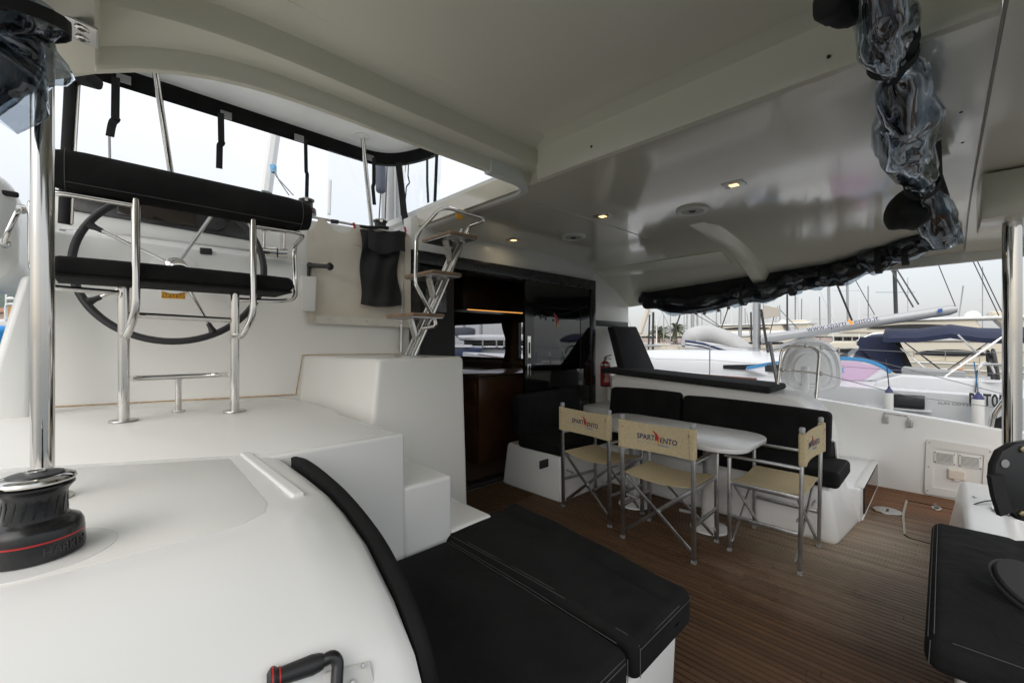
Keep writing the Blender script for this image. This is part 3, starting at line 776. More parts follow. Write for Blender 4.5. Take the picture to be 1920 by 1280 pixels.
def winch(name, label, c, s=1.0, word=True, rot=0, tall=1.0):
    t = thing(name, label, 'winch', 'sheet winches', c, rot); t.scale = (1,1,tall)
    def pr(l): return [(r*s, z*s) for r, z in l]
    sz = s
    M().lathe(pr([(.092,0),(.0935,.006),(.0925,.020),(.0915,.036)]), 48).build('base', G('winch_grey'), t)
    M().lathe(pr([(.0918,.036),(.0918,.0395)]), 48).build('red_ring', G('red_line'), t)
    M().lathe(pr([(.0915,.0395),(.090,.054),(.084,.064),(.070,.070),(.062,.075),(.0595,.085),(.058,.11),(.060,.125),(.068,.134),(.0735,.139),(.073,.143),(.06,.145)]), 48).build('drum', G('winch_grey'), t)
    # ribs on the drum
    for k in range(18):
        g = 2*math.pi*k/18
        M().bar((.0575*s*math.cos(g), .0575*s*math.sin(g), .082*s), (.0565*s*math.cos(g+.16), .0565*s*math.sin(g+.16), .12*s), .006*s, .004*s).build('drum_rib', G('winch_grey'), t)
    M().lathe(pr([(.06,.150),(.074,.148),(.0765,.152),(.074,.157),(.064,.161),(.045,.1625),(.04,.162)]), 48).build('jaw_ring', G('chrome'), t)
    M().lathe(pr([(.0,.158),(.055,.1605),(.052,.1645),(.03,.168),(.022,.168)]), 40).build('top_cover', G('black_plastic'), t)
    M().lathe(pr([(.022,.166),(.0225,.171),(.018,.172),(.0135,.171),(.013,.160),(0,.160)]), 30).build('socket_ring', G('chrome'), t)
    # line feeder arm
    arm = fillet([(-.05*s,.0,.155*s),(-.088*s,-.015*s,.152*s),(-.088*s,-.016*s,.118*s),(-.072*s,-.014*s,.112*s)], .012*s, 4)
    M().strip(arm, .030*s, .006*s, (0,1,0)).build('feeder_arm', G('chrome'), t)
    if word:
        me = text_mesh('HARKEN', .026*s, .0008)
        for v in me.vertices:
            g = -R(58) + v.co.x/(.0935*s); rr = .0932*s + v.co.z
            v.co = Vector((rr*math.cos(g), rr*math.sin(g), .018*s + v.co.y))
        link('embossed_name', me, mat('emboss', (.05,.05,.055), .35, .3), t)
    return t
winch('deck_winch', 'large black winch with a red ring in front of the stainless pole', (-.0876, 1.189, DZ+.0046), .72, True, R(10), 1.25)
winch('coach_roof_winch', 'black winch on the coach roof just above the end of the seat roll', P(575,402,y=3.72), .80, False, R(60))
winch('coach_roof_winch', 'black winch wrapped in a clear sleeve above the hanging black bag', P(713,441,y=3.55), .85, False, R(60))

def helm_seat():
    t = thing('helm_bench', 'two place helm seat with black roll back on a stainless tube frame', 'seat')
    L, Rr = Vector((.082,2.862,DZ)), Vector((.545,2.815,DZ)); y = 2.838
    for p in (L, Rr):
        M().tube([p+Vector((0,0,.002)), p+Vector((0,0,.69))], .0225, 24).build('post', G('chrome'), t)
        flange(M(), p+Vector((0,0,.004)), .058).build('base_flange', G('steel_dull'), t)
        M().box(p.x-.06, p.x+.06, p.y-.07, p.y+.07, DZ+.684, DZ+.690).build('seat_plate', G('steel_dull'), t)
    # seat cushion, rounded ends
    s = M(); s.rbox(-.16,.815,2.655,3.02,1.692,1.772,.035, n=4, puff=.012, mid=8); s.build('seat_cushion', G('black_fabric'), t)
    M().rbox(-.15,.805,2.665,3.01,1.683,1.696,.006, mid=2).build('seat_board', G('black_fabric'), t)
    # roll back, D section
    rings = []; n = 26
    for i in range(19):
        xx = -.165 + 1.055*i/18; e = min(i, 18-i)
        k = {0:.80, 1:.955}.get(e, 1.0)
        rings.append([Vector((xx + (0 if e else 0), 2.665 + (.088*math.cos(2*math.pi*j/n))*k, 2.142 + (.092*math.sin(2*math.pi*j/n) + (.0))*k)) for j in range(n)])
    M().loft(rings).build('back_roll', G('black_fabric'), t, ang=50)
    for xx in (-.11, .835):
        M().tube([Vector((xx, 2.665+.0895*math.cos(2*math.pi*j/26), 2.142+.0935*math.sin(2*math.pi*j/26))) for j in range(26)], .0016, 5, True).build('seam', G('thread'), t)
    M().tube([Vector((-.11,2.60,2.078)), Vector((.835,2.60,2.078))], .0016, 5).build('seam', G('thread'), t)
    # uprights carrying the roll
    for p in (L, Rr):
        dx = .035 if p is L else .05
        a = [p+Vector((0,-.01,.43)), Vector((p.x+.004,2.66,DZ+.425)), Vector((p.x+dx,2.628,DZ+.54)), Vector((p.x+dx,2.635,DZ+1.08))]
        M().tube(fillet(a, .07, 6), .0165, 18).build('upright', G('chrome'), t)
    # side loops
    a = [Vector((Rr.x+.045,2.640,2.03)), Vector((.865,2.64,2.035)), Vector((.875,2.86,2.0)), Vector((.872,2.86,1.94)), Vector((.86,2.80,1.80)), Vector((.85,2.76,1.655)), Vector((.76,2.75,1.638)), Vector((Rr.x+.02,2.80,1.636))]
    M().tube(fillet(a, [0,.07,.06,.05,.05,.08,.05,0], 6), .0125, 14).build('arm_loop', G('chrome'), t)
    a = [Vector((L.x+.03,2.640,2.035)), Vector((-.17,2.64,2.035)), Vector((-.20,2.86,2.0)), Vector((-.20,2.84,1.80)), Vector((-.20,2.78,1.65)), Vector((-.15,2.75,1.638)), Vector((L.x-.02,2.80,1.636))]
    M().tube(fillet(a, [0,.07,.06,.05,.08,.05,0], 6), .0125, 14).build('arm_loop', G('chrome'), t)
    M().tube([L+Vector((.02,0,.535)), Rr+Vector((-.02,0,.52))], .0145, 14).build('cross_tube', G('chrome'), t)
    fr = fillet([L+Vector((.02,0,.215)), Vector((.12,3.06,DZ+.20)), Vector((.50,3.03,DZ+.20)), Rr+Vector((-.02,0,.215))], .10, 7)
    M().tube(fr, .0145, 14).build('foot_rail', G('chrome'), t)
    b = Vector((.317,3.05,DZ+.003)); M().tube([b, b+Vector((0,0,.2))], .0145, 14).build('foot_post', G('chrome'), t)
    flange(M(), b, .032).build('base_flange', G('steel_dull'), t)
helm_seat()

def wheel():
    C = Vector((.335, 3.345, 1.868)); t = thing('steering_wheel', 'large black rimmed steering wheel with five stainless spokes', 'steering wheel', loc=C)
    tilt = R(9); ex = wd.copy(); ey = (Vector((0,0,1))*math.cos(tilt) + wn_*math.sin(tilt)); ez = ex.cross(ey)
    def q(r, g, o=0): return ex*(r*math.cos(g)) + ey*(r*math.sin(g)) - ez*o if False else ex*(r*math.cos(g)) + ey*(r*math.sin(g)) + ez*o
    RR = .475
    M().tube([q(RR, 2*math.pi*k/72) for k in range(72)], .0195, 14, True).build('rim', mat('rim_leather', (.018,.018,.020), .5, bump=(160,.3,.001)), t)
    M().tube([q(RR-.0195, 2*math.pi*k/72) for k in range(72)], .0022, 5, True).build('rim_stitching', G('thread'), t)
    for k, g in enumerate((152, 64, 296-0, 212, 352)):
        g = R(g)
        M().tube([q(.05, g, .0), q(RR-.06, g, 0)], .0105, 12).build('spoke', G('chrome'), t)
        M().tube([q(RR-.075, g), q(RR-.045, g), q(RR-.01, g)], [.014,.016,.026], 12).build('spoke_sleeve', G('black_satin'), t)
    mx = frame_mx((0,0,0), ex, ey)
    M().lathe([(.0,.03),(.03,.03),(.055,.012),(.058,-.012),(.035,-.02),(.028,-.20),(0,-.20)], 30, mx).build('hub', G('chrome'), t)
    M().lathe([(.14,0),(.14,.012),(.12,.02),(0,.02)], 40, frame_mx(wp((Vector((.35,3.6,0))-WA).dot(wd), 1.86, -.004)-C, ex, Vector((0,0,1)))).build('hub_plate', G('gelcoat'), t)
wheel()

def fittings():
    # warning sticker on the helm wall
    def s_of(u, v):
        lo, hi = 0.0, WL
        for _ in range(40):
            mid = (lo+hi)/2; p = wp(mid, 1); xc = p.x*CY-p.y*SY; d = p.x*SY+p.y*CY
            if 960+FPX*xc/d < u: lo = mid
            else: hi = mid
        p = wp(lo, 1); d = p.x*SY+p.y*CY
        return lo, CAMZ + d*(640-v)/FPX
    t = thing('warning_sticker', 'orange warning sticker with three triangles behind the wheel spokes', 'sticker')
    (sa, za), (sb_, zb) = s_of(303,559), s_of(347,545)
    M().prism([wp(sa,za,-.001), wp(sb_,za,-.001), wp(sb_,zb,-.001), wp(sa,zb,-.001)], -wn_*.001).build('label_sheet', G('orange_sticker'), t)
    for k in range(3):
        c = sa + (sb_-sa)*(.2+.3*k); h = (zb-za); zm = (za+zb)/2
        tri = [(c-.42*h, zm-.32*h), (c+.42*h, zm-.32*h), (c, zm+.38*h)]
        M().tube([wp(a, z, -.0025) for a, z in tri], .0022, 4, True).build('triangle', G('black_print'), t)
        M().tube([wp(c, zm-.2*h, -.0025), wp(c, zm+.12*h, -.0025)], .002, 4).build('triangle_mark', G('black_print'), t)
    # dash: black instrument panel leaning on the console
    t = thing('instrument_panel', 'black instrument panel with a round dial on the helm console', 'instrument panel')
    def dp(s, k, off=0.0):
        """point on the sloping dash; k 0..1 up the slope"""
        f = s/SR; a = wp(s, 2.125-.075*f, .10); b = wp(s, 2.44-.11*f, .17); n_ = Vector((0,0,1))*.22 - wn_*.97
        return a + (b-a)*k + n_*off
    s0, s1 = .13, 1.12
    M().prism([dp(s0,.37,.002), dp(s1,.27,.002), dp(s1-.05,.95,.002), dp(s0,.95,.002)], Vector((0,-.010,.002))).build('panel_plate', G('black_plastic'), t, bevel=.004)
    ex = (dp(1,.5)-dp(.5,.5)).normalized(); ey = (dp(.8,.9)-dp(.8,.2)).normalized()
    M().lathe([(.058,0),(.056,.01),(.05,.012)], 32, frame_mx(dp(.90,.57,.012), ex, ey)).build('dial_bezel', G('black_satin'), t)
    M().lathe([(.05,0),(0,.001)], 32, frame_mx(dp(.90,.57,.022), ex, ey)).build('dial_face', mat('dial_face', (.62,.58,.48), .4), t)
    M().lathe([(.008,0),(.007,.005),(0,.006)], 16, frame_mx(dp(.90,.57,.023), ex, ey)).build('dial_hub', G('black_print'), t)
    for g in range(-130, 131, 26):
        a = R(90+g); c = dp(.90,.57,.0235)
        M().bar(c+ex*.036*math.cos(a)+ey*.036*math.sin(a), c+ex*.044*math.cos(a)+ey*.044*math.sin(a), .003, .001).build('dial_tick', G('black_print'), t)
    M().prism([dp(.36,.42,.013), dp(.78,.38,.013), dp(.77,.90,.013), dp(.35,.90,.013)], Vector((0,-.004,.005))).build('display', mat('display', (.02,.012,.008), .12), t, bevel=.003)
    # stainless rail and catches below the dash
    t = thing('console_rail', 'thin stainless hinge rail below the black instrument panel', 'rail')
    M().bar(wp(.28,2.105,.085), wp(1.44,2.048,.085), .018, .02).build('hinge_bar', G('steel_dull'), t)
    for s, kk in ((.16,0),(.34,1),(1.33,2)):
        m = M(); a = wp(s, 2.085-.05*s, .03)
        m.rbox(-.045,.045,-.012,.012,-.02,.02,.008, mx=frame_mx(a, wd, wn_)); m.build('catch', G('chrome'), t)
    m = M(); m.rbox(-.035,.035,-.008,.008,-.022,.022,.008, mx=frame_mx(wp(.86,2.02,-.02), wd, wn_)); m.build('switch_cover', G('black_plastic'), t)
    # engine throttle
    s, z = s_of(515, 478); c = wp(s, z, -.10)
    t = thing('engine_throttle', 'twin lever chrome engine throttle at the starboard end of the console', 'throttle', loc=c)
    mx = frame_mx((0,0,0), wd, wn_)
    M().tube([-wd*.075, wd*.085], .034, 22).build('drum', G('chrome'), t)
    M().tube([-wd*.105, -wd*.075], .026, 18).build('drum_cap', G('chrome'), t)
    M().tube([wd*.018, wd*.026], .0345, 22).build('drum_slot', G('black_print'), t)
    for o in (-.06, .065):
        M().tube([wd*o, wd*o+Vector((0,0,.15))], .0075, 10).build('lever', G('chrome'), t)
        M().lathe([(.0,-.025),(.016,-.02),(.02,0),(.016,.02),(0,.025)], 16, Matrix.Translation(wd*o+Vector((0,0,.165)))).build('lever_knob', G('chrome'), t)
    # winch handle in its pocket on the wall
    s, z = s_of(573, 520); c = wp(s+.02, z, -.05)
    t = thing('winch_handle', 'black winch handle standing in a white pocket on the helm wall', 'winch handle')
    M().rbox(-.055,.055,-.03,.03,-.20,.03,.015, mx=frame_mx(c, wd, wn_) @ Matrix.Rotation(R(90),4,'X')) if False else None
    mz = Matrix.Translation(c)
    M().hexa([c+wd*-.045-wn_*.03+Vector((0,0,-.26)), c+wd*.045-wn_*.03+Vector((0,0,-.26)), c+wd*.045+wn_*.045+Vector((0,0,-.26)), c+wd*-.045+wn_*.045+Vector((0,0,-.26))],
             [c+wd*-.055-wn_*.03, c+wd*.055-wn_*.03, c+wd*.055+wn_*.045, c+wd*-.055+wn_*.045]).build('pocket', G('white_plastic'), t, bevel=.008)
    M().tube([c+Vector((0,0,-.05)), c+Vector((0,0,.085))], .012, 12).build('shank', G('black_plastic'), t)
    a = c+Vector((0,0,.085)); b = P(622, 500, d=(a.x*SY+a.y*CY)-.05)
    M().tube([a, a*.9+b*.1, a*.85+b*.15, a*.25+b*.75, a*.2+b*.8, a*.1+b*.9, a*.07+b*.93, b], [.022,.022,.018,.0165,.018,.03,.03,.022], 16).build('grip', G('black_satin'), t)
    # grab rails on the coach roof side
    t = thing('grab_rail', 'bent stainless grab rail on the coach roof side at the port edge', 'grab rail', 'coach roof grab rails')
    a = [P(8,456,y=3.42), P(12,440,y=3.36), P(34,394,y=3.36), P(42,392,y=3.42)]
    M().tube(fillet(a, .03, 5), .012, 12).build('tube', G('chrome'), t)
    for p in (a[0], a[-1]): M().lathe([(.026,0),(.022,-.014),(.012,-.016)], 18, Matrix.Translation(p) @ Matrix.Rotation(R(-90),4,'X')).build('foot', G('chrome'), t)
    t = thing('grab_rail', 'upright stainless rail half hidden by the thick stainless pole', 'grab rail', 'coach roof grab rails')
    a = [P(66,380,y=3.44), P(57,376,y=3.38), P(56,420,y=3.38), P(57,500,y=3.38), P(66,512,y=3.44)]
    M().tube(fillet(a, .03, 5), .011, 12).build('tube', G('chrome'), t)
    o = M().rbox(-.035,.035,-.012,.012,-.01,.02,.01, mx=Matrix.Translation(P(17,365,y=3.5))).build('line_cap', G('black_cloth')); tag(o, 'small black cap on top of the coach roof at the port edge', 'cap')
fittings()

def canvas():
    def s_of(u):
        lo, hi = 0.0, WL+.3
        for _ in range(40):
            mid = (lo+hi)/2; p = wp(mid, 1); xc = p.x*CY-p.y*SY; d = p.x*SY+p.y*CY
            if 960+FPX*xc/d < u: lo = mid
            else: hi = mid
        return lo
    t = thing('canvas_screen', 'beige canvas screen laced to the bulkhead between the helm and the ladder', 'canvas')
    sa, sb_ = s_of(576), s_of(768)
    def top(s):
        f = (s-sa)/(sb_-sa); z = 2.345-.06*f
        # scalloped cut-outs along the top edge
        for c, w, dp in ((.02,.07,.10),(.30,.13,.085)):
            z -= dp*max(0, 1-((f-c)/w)**2)**.6 if abs(f-c) < w else 0
        return z
    def f(a, b):
        s = sa+(sb_-sa)*a; zt = top(s); zb = 1.535-.02*a
        z = zt+(zb-zt)*b
        o = -.022 - (1-b*b)*(.010*math.sin(a*6.2+b*2) + .008*math.sin(b*7+a*3) + .012*math.exp(-((a-.35)**2+(b-.3)**2)*12))
        return wp(s, z, o)
    M().sheet(f, 40, 24, .004, wn_).build('canvas_sheet', G('beige_canvas'), t, ang=60)
    hem = mat('canvas_hem', (.68,.645,.58), .55, var=(14, (.62,.58,.51), 4))
    M().sheet(lambda a, b: wp(sa+(sb_-sa)*a, 1.60-.02*a-.062*b, -.0275-.0015*math.sin(a*31)), 24, 3, .004, wn_).build('bottom_hem', hem, t, ang=60)
    M().sheet(lambda a, b: wp(sa+.05*b, top(sa+.06)-.05-(top(sa+.06)-1.60)*a, -.038), 8, 2, .004, wn_).build('side_hem', G('beige_canvas'), t, ang=60)
    M().sheet(lambda a, b: wp(sb_-.05*b, top(sb_)-.02-(top(sb_)-1.58)*a, -.040), 8, 2, .004, wn_).build('side_hem', G('beige_canvas'), t, ang=60)
    for a in (.06,.2,.55,.9):
        M().lathe([(.008,0),(.007,.003),(0,.004)], 12, frame_mx(wp(sa+(sb_-sa)*a, 1.572-.02*a, -.046), wd, Vector((0,0,1)))).build('snap', G('steel_dull'), t)
    M().tube([wp(sa+.1,2.30,-.025), wp(sa+.3,2.17,-.035), wp(sa+.55,2.12,-.04)], .002, 5).build('stitch_line', mat('stitch', (.3,.26,.2), .8), t)
    # rail across the top that carries it
    r = thing('canvas_rail', 'thin dull rail along the top of the beige canvas screen', 'rail')
    M().tube([wp(sa-.05,2.36,.02), wp(sb_+.02,2.30,.02)], .010, 10).build('rail_tube', G('steel_dull'), r)
    pass
    for f_ in (.25,.52): 
        s = sa+(sb_-sa)*f_; M().rbox(-.03,.03,-.02,.02,-.012,.016,.008, mx=frame_mx(wp(s,2.352-.06*f_,.02), wd, wn_)).build('clamp', G('black_plastic'), r)
    # bright clips showing in the scallops
    for u, v, nm in ((662,430,'red webbing loop beside the black bag on the canvas rail'), (757,437,'small red webbing loop at the ladder end of the canvas rail')):
        s = s_of(u); p = wp(s, CAMZ + (wp(s,1).x*SY+wp(s,1).y*CY)*(640-v)/FPX, -.03)
        o = M().strip([p+Vector((0,0,.045)), p+Vector((.004,-.01,.01)), p+Vector((0,0,-.045))], .018, .003, wd).build('red_loop', G('red_print')); tag(o, nm, 'loop', 'red webbing loops')
    # black halyard bag
    b = thing('halyard_bag', 'slack black cloth bag hanging from the canvas rail beside the ladder', 'bag')
    s0, s1 = s_of(674), s_of(747)
    def g(a, bb):
        f_ = bb; w = 1.0 - .06*math.sin(f_*3.1); s = (s0+s1)/2 + (s1-s0)*(a-.5)*w + .01*math.sin(f_*9)
        z = 2.335-.06*.6 - f_*.60 + (.03*(a-.5) if f_ < .3 else .0) - .02*math.sin(a*3.1)
        o = -.06 - .035*math.sin(a*math.pi)*(.4+f_) - .012*math.sin(a*14+f_*6) - .012*math.sin(f_*11+a*4)
        return wp(s, z, o)
    M().sheet(g, 26, 26, .05, wn_).build('bag_body', G('black_cloth'), b, ang=60)
    M().sheet(lambda a, bb: wp(s0+.05+(s1-s0-.02)*a, 2.29-.03*a-.16*bb-.03*math.sin(a*5), -.118-.02*math.sin(a*3.1)-.01*math.sin(a*12)), 18, 8, .004, wn_).build('bag_flap', G('black_cloth'), b, ang=60)
    M().tube([wp(s0-.02,2.31,-.02), wp(s0+.12,2.315,-.05), wp(s0+.22,2.33,-.03)], .012, 8).build('bag_tie', G('black_cloth'), b)
    # slim pipe down the edge of the bulkhead
    o = M().tube([P(757,520,y=3.16), P(754,535,y=3.15), P(752,660,y=3.15)], .012, 12).build('edge_pipe', G('steel_dull')); tag(o, 'thin grey pipe down the bulkhead edge behind the ladder', 'pipe')
canvas()

def ladder():
    t = thing('ladder', 'stainless ladder with three wooden treads standing on the white block', 'ladder')
    y0, y1 = 2.50, 2.58
    b0, b1 = P(769,662,y=y0), P(769,662,y=y1)
    base = Vector((P(768,660,y=2.54).x, 0, 1.295)); top = P(872,430,y=2.54)
    d = Vector((top.x-base.x, 0, top.z-base.z))
    for y in (2.495, 2.575):
        M().tube([Vector((base.x, y, 1.297)), Vector((base.x, y, 1.297))+d], .020, 18).build('spine', G('chrome'), t)
    M().lathe([(.10,0),(.10,.006),(.05,.010)], 30, Matrix.Translation((base.x, 2.535, 1.297))).build('base_flange', G('steel_dull'), t)
    for k, v in enumerate((596, 522, 453)):
        f = [.28,.585,.885][k]; c = Vector((base.x, 2.535, 1.297)) + d*f
        M().box(c.x-.215, c.x+.03, 2.36, 2.72, c.z-.004, c.z+.022).build('tread', G('wood_tread'), t, bevel=.008)
        M().box(c.x-.205, c.x+.02, 2.37, 2.71, c.z-.009, c.z-.004).build('tread_plate', G('steel_dull'), t)
        for y in (2.535,):
            M().bar((c.x-.13, y, c.z-.008), Vector((c.x, y, c.z)) - d*.16 + Vector((-.012,0,0)), .05, .018).build('strut', G('wood_tread') if False else G('steel_dull'), t)
    # handrail hoop on the near side
    yh = 2.46
    ctl = [(880,424),(907,414),(905,408),(838,389),(822,394),(781,440),(779,525),(780,534),(816,600),(817,611),(792,615)]
    pts = [P(u, v, y=yh-.03 if 0 < i < 10 else 2.495) for i, (u, v) in enumerate(ctl)]
    M().tube(fillet(pts, .05, 5), .0135, 14).build('handrail', G('chrome'), t)
    p2 = [Vector((p.x-.02, 2.86 if 0 < i < 6 else 2.775, p.z-.0)) for i, p in enumerate([pts[0], pts[1], pts[3], pts[4], pts[5], pts[6], pts[8], pts[10]])]
    o = M().tube([P(862,400,y=2.70), P(868,418,y=2.70)], .03, 10) if False else None
    pass
    # orange label on the top plate
    c = P(863,407,y=2.55); M().box(c.x-.04, c.x+.02, 2.547, 2.553, c.z-.018, c.z+.018).build('orange_label', G('orange_sticker'), t)
ladder()
# ================================================================ DOORWAY AND SALOON CONTENTS
def doorway():
    t = thing('saloon_door', 'black sliding saloon door with glossy glass, standing half open', 'door')
    fr = M()
    fr.box(1.86, 4.50, YD-.035, YD+.09, 2.06, 2.169)
    fr.box(4.40, 4.498, YD-.035, YD+.09, -.002, 2.06)
    fr.box(1.862, 1.93, YD-.03, YD+.09, -.002, 2.06)
    fr.box(1.93, 4.40, YD-.03, YD+.09, -.002, .05)
    fr.build('door_frame', G('black_plastic'), t, bevel=.004)
    M().box(1.93, 4.40, YD-.045, YD-.030, -.002, .018).build('sill_strip', G('steel_dull'), t)
    # sliding leaf
    x0, x1 = 3.22, 4.398; y0, y1 = YD-.02, YD+.015
    lf = M(); gx0, gx1, gz0, gz1 = 3.36, 4.20, 1.03, 1.78
    lf.box(x0, gx0, y0, y1, .052, 2.058); lf.box(gx1, x1, y0, y1, .052, 2.058); lf.box(gx0, gx1, y0, y1, .052, gz0); lf.box(gx0, gx1, y0, y1, gz1, 2.058)
    leaf = lf.build('door_leaf', mat('door_black', (.006,.006,.0065), .08, spec=.6), t)
    M().box(gx0, gx1, y0+.006, y0+.012, gz0, gz1).build('glass', G('dark_glass'), leaf)
    for z0, z1 in ((1.20,1.46),(1.02,1.16)):
        zc = (z0+z1)/2
        M().rbox(3.255,3.305,y0-.006,y0+.002,z0,z1,.004).build('handle_plate', G('chrome'), leaf)
        M().rbox(3.268,3.292,y0-.0085,y0-.004,zc-.06,zc+.06,.002).build('handle_grip', G('black_print'), leaf)
    # red and orange sail mark on the glass
    def shape(pts, mt):
        M().prism([Vector((3.74+px*.001, y0+.004, 1.63+pz*.001)) for px, pz in pts], (0,.001,0)).build('sail_mark', mt, leaf)
    shape([(-52,100),(10,60),(42,15),(22,-20),(5,-35),(-8,20)], G('red_print')); shape([(42,15),(28,-60),(12,-95),(4,-60),(5,-35),(22,-20)], G('orange_print'))
    # open doorway side curtain panel (tinted door edge seen behind the ladder)
    t2 = thing('parked_door_leaf', 'dark glazed door leaf with small vent panel parked behind the ladder', 'door')
    M().box(1.93, 2.33, YD+.03, YD+.06, .05, 2.06).build('leaf', mat('door_smoke', (.006,.006,.0065), .6), t2, bevel=.004)
    M().box(2.02, 2.24, YD+.022, YD+.031, 1.66, 1.86).build('vent_panel', mat('vent_vinyl', (.09,.09,.095), .15, bump=(25,.8,.01)), t2, bevel=.003)
    M().sheet(lambda a, b: (1.88+.42*a, YD+.0-.02*math.sin(b*3.1), 2.05-.10*b+.02*a), 8, 4, .02, (0,1,0)).build('rolled_blind', G('black_cloth'), t2)
doorway()
def saloon_things():
    t = thing('galley_counter', 'dark brown wooden galley unit just inside the doorway', 'counter')
    a = P(988,905,z=.02)
    x0, x1, yy0, yy1 = 3.02, 4.2, 3.62, 4.25
    M().box(x0, x1, yy0, yy1, .02, .98).build('cabinet', G('wood_dark'), t, bevel=.01)
    M().box(x0-.02, x1, yy0-.02, yy1+.02, .98, 1.02).build('worktop', mat('worktop', (.10,.07,.05), .2), t, bevel=.006)
    M().box(x0-.024, x1, yy0-.024, yy0-.018, 1.0, 1.012).build('metal_trim', G('chrome'), t)
    for z in (.75,.50,.25): M().box(x0-.008, x0, yy0+.06, yy1-.06, z, z+.17).build('drawer', G('wood_dark'), t, bevel=.004)
    t = thing('saloon_furniture', 'low dark furniture with a steel trim below the saloon windows', 'furniture')
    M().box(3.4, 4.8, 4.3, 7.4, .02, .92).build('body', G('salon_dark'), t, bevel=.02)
    M().box(3.38, 4.8, 4.28, 7.4, .92, .95).build('top', mat('saloon_top', (.04,.032,.026), .18), t, bevel=.005)
    t = thing('wall_cupboard', 'dark brown cupboard hanging from the saloon ceiling above an amber light strip', 'cupboard')
    M().box(3.06, 4.3, 3.95, 4.45, 1.79, 2.16).build('body', G('wood_dark'), t, bevel=.008)
    M().box(3.16, 4.25, 4.0, 4.012, 1.780, 1.789).build('light_strip', G('amber_led'), t)
    M().box(3.16, 4.25, 4.012, 4.03, 1.784, 1.789).build('strip_channel', G('steel_dull'), t)
    la = bpy.data.lights.new('strip_lamp', 'AREA'); la.shape = 'RECTANGLE'; la.size = 1.1; la.size_y = .03; la.energy = .5; la.color = (1,.5,.12)
    lo = bpy.data.objects.new('strip_lamp', la); COL.objects.link(lo); lo.parent = t; lo.location = (3.7,4.03,1.77)
    t = thing('window_curtain', 'brown curtain gathered in the middle between the saloon windows', 'curtain')
    def cf(a, b):
        w = .15*(.28+.72*abs(2*b-1.15)**1.0) ; y = 5.02 + (a-.5)*2*w + .02*math.sin(b*9)
        return (4.80 - .02*math.sin(a*18), y, 1.80-.86*b)
    M().sheet(cf, 24, 16, .01, (-1,0,0)).build('cloth', G('curtain_brown'), t, ang=60)
    M().lathe([(.05,-.012),(.055,0),(.05,.012)], 16, Matrix.Translation((4.78,5.03,1.30))).build('tie', G('curtain_brown'), t)
    p = P(852,567,z=2.10); t = thing('saloon_spot', 'small lit spot in the saloon ceiling', 'ceiling light')
    p = P(852,568,z=2.176)
    M().lathe([(.05,0),(.048,-.006),(.03,-.008)], 20, Matrix.Translation(p)).build('bezel', G('white_plastic'), t)
    M().lathe([(.03,-.008),(.0,-.010)], 16, Matrix.Translation(p)).build('lens', G('lamp_glow'), t)
    la = bpy.data.lights.new('saloon_lamp', 'POINT'); la.energy = 4.0; la.color = (1,.80,.55); la.shadow_soft_size = .04
    lo = bpy.data.objects.new('saloon_lamp', la); COL.objects.link(lo); lo.parent = t; lo.location = p+Vector((0,0,-.06))
    p = P(840,622,x=4.3)
    t = thing('wall_fan', 'small brass fan on the saloon wall beside the window', 'fan', loc=p)
    for g in range(3): M().lathe([(.0,-.01),(.05,-.008),(.055,0),(.05,.008),(0,.01)], 16, Matrix.Translation((.0,.0,.09-.085*g)) @ Matrix.Rotation(R(70),4,'X')).build('fan_ring', mat('brass', (.25,.2,.13), .3, .8), t)
saloon_things()
o = M().sheet(lambda a, b: (2.02+.80*a, 2.62+.46*b, .003+.002*math.sin(a*40)*math.sin(b*30)), 24, 16, .008).build('doormat', G('doormat')); tag(o, 'brown woven mat on the teak in front of the saloon door', 'mat')

